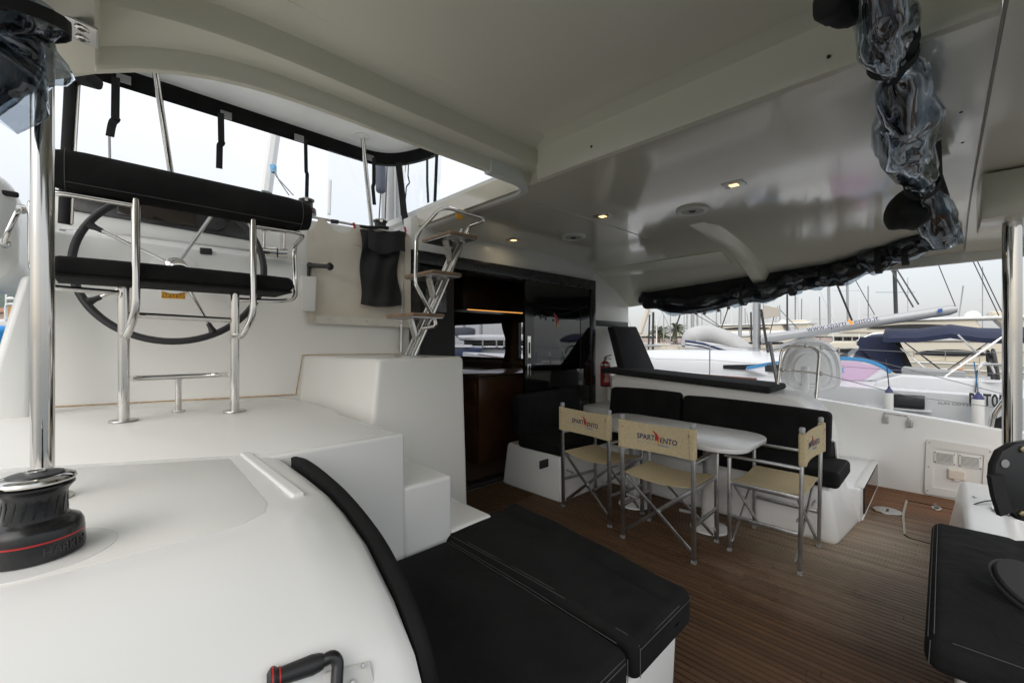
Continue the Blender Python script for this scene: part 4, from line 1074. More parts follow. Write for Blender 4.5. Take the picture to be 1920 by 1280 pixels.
# ================================================================ DAYBED (port) with two black cushions and bolster strip
def daybed():
    t = thing('daybed', 'white moulded base under the black daybed cushions', 'base')
    M().hexa([(.462,.70,-.02),(1.52,.70,-.02),(1.56,1.628,-.02),(.462,1.628,-.02)], [(.462,.672,.36),(1.50,.672,.36),(1.60,1.628,.36),(.462,1.628,.36)]).build('base_body', G('gelcoat'), t, bevel=.03, seg=4)
    def cush(name, label, x0, x1a, x1b, y0, y1, zt, roll=0):
        tt = thing(name, label, 'cushion', 'black daybed cushions')
        def w(q):
            f = (q.y-y0)/(y1-y0); xr = x1a+(x1b-x1a)*f
            xx = x0+(q.x-x0)/(x1a-x0)*(xr-x0); zz = q.z
            if roll:
                e = (xr-xx)
                if zz > .42: zz += -.006*math.exp(-((e-.13)/.012)**2) - .004*math.exp(-((e-.13)/.05)**2)
                if e < .12 and zz > .42: zz += .012*math.sin(max(0,e)/.12*math.pi)
            if zz > .42: zz += .0035*math.sin(q.x*9+q.y*5) + .0025*math.sin(q.y*17-q.x*6)
            return (xx, q.y, zz)
        M().rbox(x0, x1a, y0, y1, .355, zt, .032, n=4, puff=.012, mid=26, warp=w).build('pad', G('black_fabric'), tt, ang=60)
        return tt
    a = cush('daybed_cushion', 'black daybed cushion lying against the white winch coaming', .475, 1.135, 1.165, .655, 1.626, .478)
    b = cush('daybed_cushion', 'black daybed cushion on the cockpit side with a raised outer bolster', 1.16, 1.565, 1.70, .648, 1.70, .484, 1)
    def seams(tt, pts, r=.0013): M().tube(pts, r, 5).build('seam', G('thread'), tt)
    for dx in (-.006, .008):
        seams(a, [(1.122+dx, .70, .4765), (1.135+dx, 1.1, .4815), (1.150+dx, 1.6, .4765)])
        seams(b, [(1.186+dx, .69, .4835), (1.188+dx, 1.1, .4885), (1.19+dx, 1.67, .4835)])
    for dz in (0, .011):
        seams(a, [(.50, .660-dz*.4, .461-dz), (.8,.6585-dz*.4,.463-dz), (1.11, .660-dz*.4, .461-dz)])
        seams(b, [(1.18, .653-dz*.4, .467-dz), (1.35,.6515-dz*.4,.469-dz), (1.55, .653-dz*.4, .467-dz)])
    seams(b, [(1.178,.6465,.465),(1.178,.6465,.375)]); seams(a, [(1.118,.6545,.458),(1.118,.6545,.372)])
    # bolster strip following the coaming edge
    t = thing('coaming_bolster', 'narrow black padded strip following the curved edge of the white coaming', 'bolster')
    ctl = [(1.60,.985),(1.48,.99),(1.36,.985),(1.20,.968),(1.08,.942),(.96,.905),(.85,.84),(.775,.77),(.735,.69),(.715,.60),(.71,.47)]
    pts = fillet([Vector((.492, y, z)) for y, z in ctl], .05, 3)
    rings = []; n = len(pts)
    for i, p in enumerate(pts):
        a_, b_ = pts[max(0,i-1)], pts[min(n-1,i+1)]; tt = (b_-a_).normalized(); up = Vector((1,0,0)).cross(tt)
        if up.z < 0: up = -up
        e = min(i, n-1-i); k = .55 if e == 0 else (.9 if e == 1 else 1)
        cs = [(-.026,-.075),(.004,-.075),(.011,-.066),(.013,-.02),(.010,.008),(.002,.017),(-.012,.018),(-.026,.012)]
        rings.append([p + Vector((1,0,0))*cx*k + up*cz*k for cx, cz in cs])
    M().loft(rings).build('pad', G('black_fabric'), t, ang=50)
    M().tube([p+Vector((.0125,0,-.012)) for p in pts[2:-1]], .0013, 5).build('seam', G('thread'), t)
daybed()

# winch handle in a pocket on the aft coaming face
def near_handle():
    t = thing('winch_handle', 'black winch handle with red rings in a stainless pocket on the near coaming', 'winch handle')
    a, b = P(500,1276,d=.70), P(606,1238,d=.745)
    pts = [a, a*.93+b*.07, a*.86+b*.14, a*.82+b*.18, a*.76+b*.24, a*.2+b*.8, a*.06+b*.94, b]
    M().tube(pts, [.010,.0175,.018,.0145,.0135,.0160,.014,.012], 18).build('grip', G('black_satin'), t)
    for f in (.10, .225):
        c = a*(1-f)+b*f; dd = (b-a).normalized()*.0012
        M().tube([c-dd, c+dd], .0186 if f < .15 else .0148, 18).build('red_ring', G('red_line'), t)
    p = P(632,1226,d=.76)
    M().tube(fillet([b, P(624,1228,d=.752), P(634,1240,d=.752), P(628,1330,d=.72)], .012, 4), [.014]*13 if False else .0105, 12).build('arm', G('black_plastic'), t)
    q = [P(612,1300,d=.752), P(612,1254,d=.760), P(696,1234,d=.800), P(712,1300,d=.795)]
    M().prism([p - Vector((SY,CY,0))*.010 for p in q], Vector((SY,CY,0))*.006).build('pocket_plate', G('white_plastic'), t, bevel=.001)
    for u, v in ((681,1247),(661,1279)):
        M().lathe([(.0045,0),(.004,.002),(0,.003)], 12, Matrix.Translation(P(u, v, d=.778 if u > 670 else .762)) @ Matrix.Rotation(R(60),4,'X')).build('rivet', G('steel_dull'), t)
near_handle()

# ================================================================ STARBOARD: settee, coaming, sunpad, steps, wall
def settee():
    t = thing('settee_base', 'white moulded base of the L shaped cockpit settee', 'settee base')
    XF = 3.60
    # arm by the door
    M().hexa([(2.86,2.32,-.02),(3.75,2.32,-.02),(3.75,3.08,-.02),(2.86,3.08,-.02)], [(2.91,2.37,.385),(3.75,2.37,.385),(3.75,3.08,.385),(2.93,3.08,.385)]).build('door_side_plinth', G('gelcoat'), t, bevel=.035, seg=4)
    # long arm
    M().hexa([(XF,.50,-.02),(4.25,.44,-.02),(4.25,3.0,-.02),(XF,3.0,-.02)], [(XF+.05,.56,.385),(4.22,.56,.385),(4.22,3.0,.385),(XF+.05,3.0,.385)]).build('long_plinth', G('gelcoat'), t, bevel=.06, seg=5)
    p = P(1023,870,y=2.34); M().box(p.x-.055, p.x+.055, 2.352, 2.366, p.z-.035, p.z+.035).build('vent_plate', G('black_satin'), t, bevel=.006)
    # cushions
    def c(name, lab, *a, r=.035, puff=.012, warp=None, n=4):
        o = thing(name, lab, 'cushion', 'black settee cushions'); M().rbox(*a, r, n=n, puff=puff, mid=5, warp=warp).build('pad', G('black_fabric'), o, ang=60); return o
    c('seat_cushion', 'black settee seat cushion next to the saloon door', 2.90,3.72,2.36,2.90,.375,.50)
    c('seat_cushion', 'long black settee seat cushion running behind the table', 3.625,4.14,.50,2.35,.375,.49)
    def lean_y(q): return (q.x, q.y + .10*(q.z-.45), q.z)
    c('back_cushion', 'black settee back cushion against the sliding door', 2.93,3.92,2.87,2.99,.47,.86, warp=lean_y)
    def lean_x(q): return (q.x + .16*(q.z-.45), q.y, q.z - .035*max(0,(1.6-q.y)/1.2)*(1 if q.z > .6 else 0))
    c('back_cushion', 'black settee back cushion in the corner behind the table', 4.03,4.15,1.82,2.62,.47,.885, warp=lean_x)
    c('back_cushion', 'black settee back cushion at the aft end behind the table', 4.03,4.15,.62,1.80,.47,.865, warp=lean_x)
    # seat piping on the aft end
    o = [o for o in bpy.data.objects if o.get('label') == 'long black settee seat cushion running behind the table'][0]
    M().tube(fillet([(3.66,.512,.483),(4.10,.512,.483),(4.12,.6,.486)], .04, 4), .0013, 5).build('seam', G('thread'), o)
settee()
def coaming():
    # side coaming with rounded aft end
    def zt(y): return 1.015 - .075*(2.5-y)/1.4
    rings = []
    ys = [2.64,2.5,2.0,1.5,1.2,1.0] + [1.0-.33*math.sin(k*math.pi/24) for k in range(1,13)]
    for i, y in enumerate(ys):
        z = zt(y)
        if y < 1.0: z -= .34*(1-math.cos((i-5)*math.pi/24))
        xi = 4.115
        rings.append([Vector((xi-.0,y,-.02)), Vector((xi+.03,y,min(.60,z-.06))), Vector((xi+.055,y,z-.075)), Vector((xi+.07,y,z-.03)), Vector((xi+.105,y,z-.004)), Vector((xi+.15,y,z)), Vector((4.72,y,z)), Vector((4.76,y,z-.02)), Vector((4.78,y,z-.06)), Vector((4.78,y,-.02))])
    cm = struct(M().loft(rings).build('wall_coaming', G('gelcoat'), ang=60))
    M().rbox(4.235,4.27,.52,.56,.40,.62,.015, n=3).build('locker_frame', G('chrome'), cm) if False else None
    # side deck outboard of the coaming and bulwark wall aft of it
    ZA, ZB = .795, .665
    w = M()
    w.prism([(5.40,3.1,-.05),(5.40,-2.0,-.05),(5.40,-2.0,.57),(5.40,-.35,.662),(5.40,.9,.792),(5.40,1.35,.83),(5.40,1.42,.87),(5.40,3.1,.95)], (.12,0,0))
    ws = struct(w.build('wall_starboard', G('gelcoat'), bevel=.014, seg=3))
    M().box(4.78, 5.40, 1.15, 3.1, -.02, .80).build('side_deck', G('gelcoat'), ws, bevel=.02)
    # hull below, down to the water
    M().prism([(5.5,-2.4,-1.3),(5.5,9,-1.3),(5.5,9,-.06),(5.5,-2.4,-.06)], (-.3,0,0)).build('hull_side', G('gelcoat'), ws)
    t = thing('side_steps', 'white moulded steps up to the side deck beside the starboard wall', 'steps')
    M().box(4.22, 5.398, .455, .90, -.02, .243).build('step', G('gelcoat'), t, bevel=.012, seg=3)
    M().box(4.50, 5.398, .82, 1.22, -.02, .55).build('step', G('gelcoat'), t, bevel=.03, seg=3)
    M().box(4.40, 5.37, .444, .454, .012, .215).build('riser_panel', G('acrylic_brown'), t)
    M().box(4.40, 5.37, .4535, .4545, .012, .215).build('riser_back', mat('riser_back', (.06,.03,.025), .4), t)
    M().box(4.30, 5.39, .44, .50, .2435, .248).build('tread_edge', G('white_plastic'), t, bevel=.002)
    m = M(); m.tube([(4.26,.447,.004),(5.39,.450,.004)], .006, 6); m.build('base_seal', G('white_plastic'), t)
    # locker window in the coaming end
    o = thing('end_locker', 'dark framed locker opening in the aft end of the settee coaming', 'locker')
    q = [P(1553,872,x=4.10), P(1567,866,x=4.13), P(1564,830,x=4.13), P(1551,822,x=4.10)]
    c = sum(q, Vector())/4
    M().tube([p + (p-c)*.12 for p in q], .010, 8, True).build('frame', G('steel_dull'), o)
    M().prism(q, Vector((.008,.004,0))).build('panel', G('black_plastic'), o)
    M().rbox(4.80, 5.38, 2.66, 3.14, -.02, .95, .06, n=4).build('corner_column', G('gelcoat'), cm)
    M().box(4.25, 4.82, 2.60, 3.12, -.02, .62).build('corner_shelf', G('gelcoat'), cm, bevel=.03)
    # sunpad
    t = thing('sunpad_cushion', 'long charcoal sunpad cushion lying on the starboard coaming', 'cushion', 'charcoal sunpad cushions')
    def w1(q): return (q.x, q.y, q.z + zt(q.y) - 1.0)
    M().rbox(4.20,4.74,1.06,2.82,1.002,1.062,.026, n=4, mid=8, warp=w1, puff=.004).build('pad', G('charcoal_fabric'), t, ang=60)
    M().tube([w1(Vector((4.203,y,1.046))) for y in (1.1,1.6,2.2,2.8)], .0014, 5).build('seam', G('thread'), t)
    t = thing('wedge_cushion', 'charcoal wedge backrest leaning at the forward end of the sunpad', 'backrest', 'charcoal sunpad cushions')
    q = [P(1150,612,y=2.90), P(1194,612,y=2.90), P(1229,692,y=2.55), P(1172,697,y=2.60)]
    bk = [p + Vector((.03,.12,.0)) for p in q]
    M().hexa([q[3], q[2], bk[2], bk[3]], [q[0], q[1], bk[1], bk[0]]).build('pad', G('charcoal_fabric'), t, bevel=.022, seg=4)
coaming()

def extinguisher():
    t = thing('fire_extinguisher', 'red fire extinguisher on the white bulkhead beside the sliding door', 'fire extinguisher')
    c = P(1135,724,y=2.98); mx = Matrix.Translation(c)
    M().lathe([(.0,.0),(.055,.0),(.062,.012),(.062,.02)], 28, mx).build('base_ring', G('black_plastic'), t)
    M().lathe([(.060,.02),(.062,.03),(.062,.26),(.055,.295),(.03,.315),(.02,.32)], 28, mx).build('cylinder_body', G('red_paint'), t)
    M().lathe([(.018,.315),(.018,.345),(.022,.35),(.015,.37),(0,.37)], 20, mx).build('valve', G('steel_dull'), t)
    M().bar(c+Vector((-.02,-.01,.372)), c+Vector((.07,-.04,.395)), .02, .008).build('lever', G('black_plastic'), t)
    M().bar(c+Vector((-.02,-.01,.355)), c+Vector((.06,-.04,.345)), .02, .008).build('lever', G('black_plastic'), t)
    M().tube(fillet([c+Vector((-.02,-.02,.34)), c+Vector((-.08,-.03,.33)), c+Vector((-.075,-.03,.10))], .04, 5), .008, 8).build('hose', G('rubber'), t)
    M().sheet(lambda a, b: c+Vector((.0628*math.sin(-1.25+1.3*a), -.0628*math.cos(-1.25+1.3*a), .06+.16*b)), 10, 2, .0006, (0,-1,0)).build('label_sheet', mat('ext_label', (.50,.12,.11), .5, var=(90,(.75,.6,.55),2)), t)
    M().lathe([(.0635,.262),(.0645,.266),(.0645,.282),(.062,.286)], 24, mx).build('strap_ring', G('white_plastic'), t)
extinguisher()

def wall_panel():
    X = 5.398
    t = thing('vent_hatch', 'white wall hatch with two louvre vents and a round cap on the starboard wall', 'hatch')
    q = [P(1733,924,x=X), P(1737,822,x=X), P(1863,841,x=X), P(1857,942,x=X)]
    q = [Vector((X, a.y, a.z)) for a in q]
    y0, y1 = q[0].y, q[2].y; c = sum(q, Vector())/4
    def lerp(s, tt): return (q[0]*(1-s)+q[3]*s)*(1-tt) + (q[1]*(1-s)+q[2]*s)*tt
    def ringq(a): return [lerp(a, a*1.1), lerp(1-a, a*1.1), lerp(1-a, 1-a*1.1), lerp(a, 1-a*1.1)]
    o_, i_ = ringq(0), ringq(.125)
    rd = Vector((-.016,0,0)); m = M()
    def rnd(pts, r): 
        pp = fillet([pts[-1]*.5+pts[0]*.5] + pts + [pts[-1]*.5+pts[0]*.5], [0,r,r,r,r,0], 4); return pp[:-1]
    a, b = rnd(o_, .035), rnd(i_, .012)
    m.loft([[p for p in a], [p+rd for p in a], [p+rd for p in b], [p for p in b]], caps=False)
    m.build('frame', G('white_plastic'), t, ang=30)
    M().prism([p+Vector((-.004,0,0)) for p in b], (.003,0,0)).build('panel', G('white_plastic'), t)
    for (s, tt) in ((.30,.70),(.68,.70)):
        cc = lerp(s, tt) + Vector((-.004,0,0)); v = M().rbox(-.010,.002,-.068,.068,-.052,.052,.004, mx=Matrix.Translation(cc)).build('vent', G('white_plastic'), t)
        M().box(cc.x-.0108, cc.x-.0098, cc.y-.052, cc.y+.052, cc.z-.042, cc.z+.042).build('vent_shadow', G('black_satin'), v)
        for k in range(9):
            z = cc.z-.040+k*.01
            M().box(cc.x-.0135, cc.x-.0105, cc.y-.052, cc.y+.052, z, z+.0058).build('louvre', G('white_plastic'), v)
        for dy in (-.06,.06):
            for dz in (-.044,.044): M().lathe([(.005,0),(0,.002)], 8, Matrix.Translation(cc+Vector((-.0102,dy,dz))) @ Matrix.Rotation(R(-90),4,'Y')).build('screw', G('black_satin'), v)
    cc = lerp(.49,.43) + Vector((-.005,0,0))
    M().rbox(-.022,.004,-.055,.055,-.045,.045,.018, n=4, mx=Matrix.Translation(cc)).build('socket_cap', G('ivory_plastic'), t)
    M().box(cc.x-.020, cc.x, cc.y-.02, cc.y+.02, cc.z-.055, cc.z-.04).build('cap_latch', G('ivory_plastic'), t, bevel=.003)
    for s, tt in ((.05,.06),(.05,.94),(.95,.06),(.95,.94),(.05,.5),(.95,.5)):
        M().lathe([(.005,0),(0,.002)], 8, Matrix.Translation(lerp(s,tt)+rd) @ Matrix.Rotation(R(-90),4,'Y')).build('screw', G('black_satin'), t)
    # bent hook bar hanging over the bulwark
    t = thing('hook_bar', 'thin bent steel bar with two wall clips on the starboard wall', 'bar')
    a, b, c2, d = P(1657,786,x=5.39), P(1657,774,x=5.39), P(1703,780,x=5.39), P(1705,796,x=5.39)
    M().tube(fillet([a,b,c2,d], .01, 3), .004, 8).build('bar', G('steel_dull'), t)
    M().rbox(-.008,.004,-.022,.022,-.035,.035,.006, mx=Matrix.Translation(P(1660,787,x=5.393))).build('clip', G('steel_dull'), t)
    M().rbox(-.02,.004,-.022,.022,-.035,.035,.010, mx=Matrix.Translation(P(1706,794,x=5.393))).build('clip', G('steel_dull'), t)
wall_panel()

def deck_hardware():
    p = P(1664,958,z=0) + Vector((0,0,.003))
    t = thing('deck_filler', 'round stainless deck plate on the teak by the side steps', 'deck plate', loc=p)
    M().lathe([(.092,.0),(.091,.004),(.066,.006)], 40).build('ring', G('steel_dull'), t)
    M().lathe([(.066,.0055),(.06,.004),(0,.004)], 40).build('cap', mat('cap_grey', (.22,.23,.25), .35, .7), t)
    M().box(-.04,.04,-.009,.009,.004,.008).build('key_slot', G('black_satin'), t)
    o = M().rbox(-.03,.03,-.009,.009,-.002,.012,.006, mx=Matrix.Translation(P(1640,955,z=.004)) @ Matrix.Rotation(R(30),4,'Z')).build('wood_plug', mat('pale_wood', (.5,.38,.25), .6)); tag(o, 'little pale wooden plug lying beside the round deck plate', 'plug')
    # hatch outline: pale curved trim and dark joint
    t = thing('floor_hatch', 'teak floor hatch with a pale curved edge strip and two lift rings', 'hatch')
    pts = fillet([P(1700,938,z=.002), P(1693,965,z=.002), P(1696,1000,z=.002)], .12, 6)
    M().strip(pts, .014, .006, (1,-.5,0)).build('edge_strip', mat('pale_trim', (.36,.34,.27), .6), t)
    j = [P(1696,1002,z=.001), P(1704,1008,z=.001), P(1735,1016,z=.001), P(1800,1036,z=.001)]
    M().strip(fillet(j,.05,4), .012, .003, (1,0,0)).build('joint', G('caulk_black'), t)
    M().strip([P(1702,938,z=.001), P(1745,946,z=.001), P(1800,958,z=.001)], .014, .003, (1,0,0)).build('joint', G('caulk_black'), t)
    for u, v in ((1756,952),(1767,1012)):
        q = P(u, v, z=.002)
        l = M().lathe([(.055,0),(.054,.003),(.034,.004)], 26, Matrix.Translation(q) @ Matrix.Scale(.6,4,(0,1,0))).build('lift_plate', G('chrome'), t)
        M().lathe([(.034,.0042),(0,.0046)], 20, Matrix.Translation(q) @ Matrix.Scale(.5,4,(0,1,0))).build('plate_recess', G('black_print'), l)
        M().bar(q+Vector((0,0,.004)), q+Vector((.0,.01,.035)), .010, .016).build('lift_tab', G('steel_dull'), l)
deck_hardware()

def aft_bench():
    t = thing('aft_bench', 'white moulded base under the aft bench cushion', 'bench')
    M().box(1.98, 3.30, -.95, -.03, -.02, .36).build('body', G('gelcoat'), t, bevel=.04, seg=4)
    p = thing('pole_plinth', 'low white plinth beside the aft bench carrying the stainless pole', 'plinth')
    M().hexa([(3.16,-.95,-.02),(4.6,-.95,-.02),(4.6,-.02,-.02),(3.16,-.02,-.02)], [(3.22,-.95,.39),(4.5,-.95,.39),(4.5,-.085,.39),(3.22,-.085,.39)]).build('body', G('gelcoat'), p, bevel=.035, seg=4)
    M().lathe([(.013,0),(.011,.004),(0,.005)], 14, Matrix.Translation(P(1828,931,z=.392))).build('plug', G('steel_dull'), p)
    o = thing('bench_cushion', 'black aft bench cushion with a sewn border and cross seam', 'cushion')
    def w(q):
        z = q.z
        if z > .42:
            z += -.010*math.exp(-((q.y+.235)/.010)**2) + .003*math.sin(q.x*11)*math.sin(q.y*9)
            if -.2 < q.y < -.02: z += .0018*math.sin(q.x*70+q.y*20)*math.exp(-((q.x-2.75)/.12)**2)
        return (q.x, q.y, z)
    M().rbox(1.885,3.165,-.92,.045,.345,.455,.045, n=4, puff=.014, mid=40, warp=w).build('pad', G('black_fabric'), o, ang=60)
    for dz, dy in ((-.012,.036),(.003,.022)):
        M().tube([(1.93,dy,.450+dz+.003), (2.4,dy+.0005,.452+dz+.003), (3.1,dy,.450+dz+.003)], .0014, 5).build('seam', G('thread'), o)
        M().tube([(1.895-dz*1.2+(.022 if dy < .03 else .003),-.02,.447+dz+.004), (1.892-dz*1.2+(.022 if dy < .03 else .003),-.5,.449+dz+.004)], .0014, 5).build('seam', G('thread'), o)
    M().tube([(1.90,.030,.445),(1.895,.034,.37)], .0014, 5).build('seam', G('thread'), o)
    # end plate of the bench backrest
    t = thing('backrest_end_plate', 'black rounded backrest end plate with brass screws at the aft bench', 'plate')
    d = 1.78
    ol = [(1866,900),(1868,872),(1880,846),(1905,832),(1940,826),(1990,840),(2000,960),(1950,985),(1916,976),(1896,960),(1888,930),(1876,925),(1868,915)]
    M().prism([P(u, v, d=d) for u, v in ol], Vector((SY, CY, 0))*.035).build('plate', G('black_satin'), t, bevel=.006)
    st = [P(1866,890,d=d-.01), P(1872,925,d=d-.012), P(1884,962,d=d-.01)]
    M().strip(st, .055, .018, (1,-1,0)).build('webbing', G('black_cloth'), t)
    for u, v in ((1918,842),(1916,963)):
        c = P(u, v, d=d-.004); s = M().lathe([(.014,0),(.013,.005),(.006,.007),(0,.007)], 20, frame_mx(c, (CY,-SY,0), (0,0,1))).build('screw', mat('brass_screw', (.55,.46,.28), .3, 1), t)
    M().lathe([(.018,0),(.016,.002),(0,.003)], 20, frame_mx(P(1885,869,d=d-.004), (CY,-SY,0), (0,0,1))).build('cap', G('velcro'), t)
    # round dark pad lying on the cushion
    c = Vector((2.405,-.232,.512)); t = thing('round_pad', 'round dark grey disc with a pale hub leaning on the aft bench cushion', 'disc', loc=c)
    mx = Matrix.Rotation(R(-38),4,'Z') @ Matrix.Rotation(R(32),4,'X')
    M().lathe([(0,-.012),(.108,-.012),(.112,0),(.108,.008),(.05,.011),(0,.011)], 44, mx).build('disc', mat('disc_grey', (.014,.013,.014), .75), t)
    M().lathe([(.026,.0115),(.024,.017),(.012,.02),(0,.02)], 22, mx).build('hub', mat('hub_white', (.6,.59,.56), .5), t)
    M().lathe([(.112,-.03),(.12,-.02),(.12,-.012),(.108,-.012)], 44, mx).build('rim', G('rubber'), t)
    # thin black lead on the plinth
    l = M().tube(fillet([P(1880,938,z=.41), P(1850,938,z=.40), P(1825,945,z=.395), P(1812,958,z=.30), P(1803,975,z=.12), P(1800,990,z=.02)], .05, 4), .004, 6).build('lead', G('rubber')); tag(l, 'thin black lead running over the white plinth edge', 'lead')
aft_bench()

# ================================================================ TABLE AND DIRECTOR CHAIRS
def table():
    t = thing('cockpit_table', 'white cockpit table with clipped corners on two round pedestals', 'table')
    poly = [(2.80,1.02),(2.85,.905),(2.93,.865),(3.36,.865),(3.46,.92),(3.52,1.03),(3.60,2.02),(3.55,2.14),(3.46,2.19),(3.03,2.19),(2.94,2.14),(2.90,2.04)]
    pts = fillet([Vector((*poly[-1],0))*.5+Vector((*poly[0],0))*.5] + [Vector((x,y,0)) for x, y in poly] + [Vector((*poly[-1],0))*.5+Vector((*poly[0],0))*.5], .05, 3)[:-1]
    M().prism([p+Vector((0,0,.69)) for p in pts], (0,0,.03)).build('table_top', mat('table_white', (.72,.72,.71), .22, rvar=.05), t, bevel=.007, seg=3)
    c = sum(pts, Vector())/len(pts)
    M().loft([[c+(p-c)*.96+Vector((0,0,z)) for p in pts] for z in (.655,.69)]).build('top_rim', G('aluminium_grey'), t) if False else None
    for x, y in ((3.27,1.23),(3.29,1.86)):
        M().tube([(x,y,.01),(x,y,.40)], .055, 24).build('pedestal', G('white_plastic'), t)
        M().tube([(x,y,.40),(x,y,.689)], .045, 24).build('pedestal_tube', G('aluminium_grey'), t)
        M().lathe([(.135,.001),(.13,.014),(.07,.024),(.055,.03)], 32, Matrix.Translation((x,y,0))).build('base_plate', G('white_plastic'), t)
table()

def chair(label, loc, rz):
    t = thing('director_chair', label, 'chair', 'beige director chairs', loc, rz)
    w, dpt = .25, .20
    al = G('aluminium')
    def part(n_, f, m=al, **k): mm = M(); f(mm); return mm.build(n_, m, t, **k)
    for sx in (-1, 1):
        x = sx*w
        part('back_post', lambda m: m.bar((x,-dpt,.006),(x,-dpt-.012,.855),.028,.020,(0,1,0)), bevel=.004)
        part('post_cap', lambda m: m.rbox(x-.017,x+.017,-dpt-.026,-dpt+.004,.845,.885,.010), G('aluminium_grey'))
        part('front_post', lambda m: m.bar((x,dpt,.006),(x,dpt,.625),.028,.020,(0,1,0)), bevel=.004)
        for y in (-dpt, dpt): part('foot_cap', lambda m: m.box(x-.015,x+.015,y-.012,y+.012,0,.02), G('aluminium_grey'))
        part('arm_rail', lambda m: m.bar((x,-dpt-.005,.635),(x,dpt+.03,.635),.034,.016), bevel=.004)
        part('seat_rail', lambda m: m.bar((x*.985,-dpt+.0,.455),(x*.985,dpt,.455),.018,.028), bevel=.003)
        part('lower_rail', lambda m: m.bar((x,-dpt+.01,.235),(x,dpt-.01,.235),.014,.024), bevel=.003)
        for y in (-dpt+.02, dpt-.02):
            oy = .006*sx
            part('cross_bar', lambda m: m.bar((x*.93,y+oy,.445),(-x*.95,y+oy,.055),.010,.024,(0,1,0) if False else (0,0,1)), bevel=.002)
        part('hinge_link', lambda m: m.bar((x*.60,-dpt+.02,.305),(x*.94,-dpt+.02,.31),.008,.016), G('aluminium_grey'))
    for y in (-dpt+.02, dpt-.02):
        part('pivot_bolt', lambda m: m.tube([(0,y-.014,.25),(0,y+.014,.25)], .007, 10), G('steel_dull'))
    # sling seat and back band
    part('seat_sling', lambda m: m.sheet(lambda a, b: (-w*.97+2*w*.97*a, -dpt+.005+(2*dpt-.01)*b, .470-.026*math.sin(a*math.pi)), 12, 4, .004), G('chair_mesh'), ang=60)
    def bk(a, b): return (-w-.016+2*(w+.016)*a, -dpt-.030+.022*math.sin(a*math.pi), .655+.195*b - .010*math.sin(a*math.pi)*b)
    part('back_band', lambda m: m.sheet(bk, 16, 3, .004, (0,-1,0)), G('chair_mesh'), ang=60)
    for sx in (-1,1):
        part('band_wrap', lambda m: m.rbox(sx*w-.021,sx*w+.021,-dpt-.036,-dpt+.006,.652,.850,.012, n=2), G('chair_mesh'))
        part('rivet', lambda m: m.lathe([(.006,0),(.005,.002),(0,.003)], 10, Matrix.Translation((sx*w*.93,-dpt-.036,.805)) @ Matrix.Rotation(R(90),4,'X')), mat('copper', (.35,.18,.10), .4, .8) if 'copper' not in MAT else G('copper'))
    # printed name: SPARTI (sail mark) ENTO, CHARTER line
    def yo(x): return -dpt-.030+.022*math.sin((x+w+.016)/(2*(w+.016))*math.pi)-.0055
    def bent(txt, size, x, z, m, **k):
        me = text_mesh(txt, size, .0004, **k)
        for v in me.vertices:
            X = x+v.co.x; v.co = Vector((X, yo(X)-v.co.z, z+v.co.y))
        link('lettering', me, m, t)
    bent('SPARTI', .050, -.062, .750, G('navy_print'), bold=.0008, sx=.90)
    bent('ENTO', .050, .092, .742, G('navy_print'), bold=.0008, sx=.90)
    bent('CHARTER', .017, .058, .709, G('blue_print'))
    def mark(pts, m):
        part('sail_mark', lambda q: q.prism([Vector((px*.001+.018, yo(.02)-.0006, .742+pz*.001)) for px, pz in pts], (0,-.0008,0)), m)
    mark([(-42,62),(-8,44),(12,12),(6,-12),(-10,-2),(-16,28)], G('red_print'))
    mark([(36,36),(16,14),(4,-28),(-8,-34),(-4,-8),(6,10)], G('orange_print'))
    mark([(-30,58),(-6,38),(10,14),(14,18),(-2,44)], G('orange_print')) if False else None
    part('print_line', lambda m: m.tube([Vector((x, yo(x), .718-.012*(x+.13)/.27)) for x in (-.13,-.06,0,.04)], .0009, 4), G('blue_print'))
    return t
chair('beige director chair nearest the saloon door, back turned to the daybed', (2.98,1.985,0), R(-90)-R(7))
chair('beige director chair in the middle with its printed back turned to the daybed', (2.875,1.355,0), R(-90)+R(1))
chair('beige director chair at the aft end of the table, seen from its side', (3.265,.80,0), R(0)-R(1))
# ================================================================ MARINA OUTSIDE
mat('hull_white', (.60,.61,.62), .25, var=(.8,(.57,.58,.59),4))
mat('hull_cream', (.60,.55,.45), .3, var=(.5,(.56,.51,.42),4))
mat('navy_canvas', (.006,.011,.038), .8, var=(3,(.009,.016,.05),4), bump=(8,.3,.02))
mat('window_dark', (.02,.022,.025), .12)
mat('mast_alu', (.36,.37,.38), .45, .4)
mat('mast_dark', (.03,.032,.036), .4)
mat('wire', (.22,.22,.23), .5, .5)
mat('wire_dark', (.03,.03,.03), .6)
mat('rib_grey', (.44,.44,.44), .5, var=(2,(.40,.40,.40),3))
mat('sup_pink', (.50,.36,.50), .45); mat('sup_white', (.68,.68,.72), .45); mat('sup_blue', (.04,.22,.46), .45)
mat('teak_trim', (.16,.075,.05), .6)
mat('fender_white', (.72,.71,.68), .45); mat('fender_navy', (.02,.025,.12), .5)
mat('grey_deck', (.30,.31,.31), .6)
mat('concrete', (.36,.33,.31), .9, var=(.4,(.30,.275,.26),5))
mat('pink_wall', (.46,.38,.35), .9, var=(.3,(.40,.33,.31),5))
mat('pale_roof', (.55,.54,.48), .8)
mat('hill_green', (.045,.075,.06), .95, var=(.02,(.075,.10,.085),6))
mat('palm_leaf', (.05,.075,.022), .7, var=(3,(.09,.11,.04),3)); mat('palm_trunk', (.16,.11,.07), .9, bump=(6,.8,.05))
mat('house_wall', (.42,.33,.26), .9); mat('roof_tile', (.30,.15,.09), .9)
mat('cloth_cream', (.60,.54,.46), .8)
mat('blue_rope', (.03,.16,.34), .8)
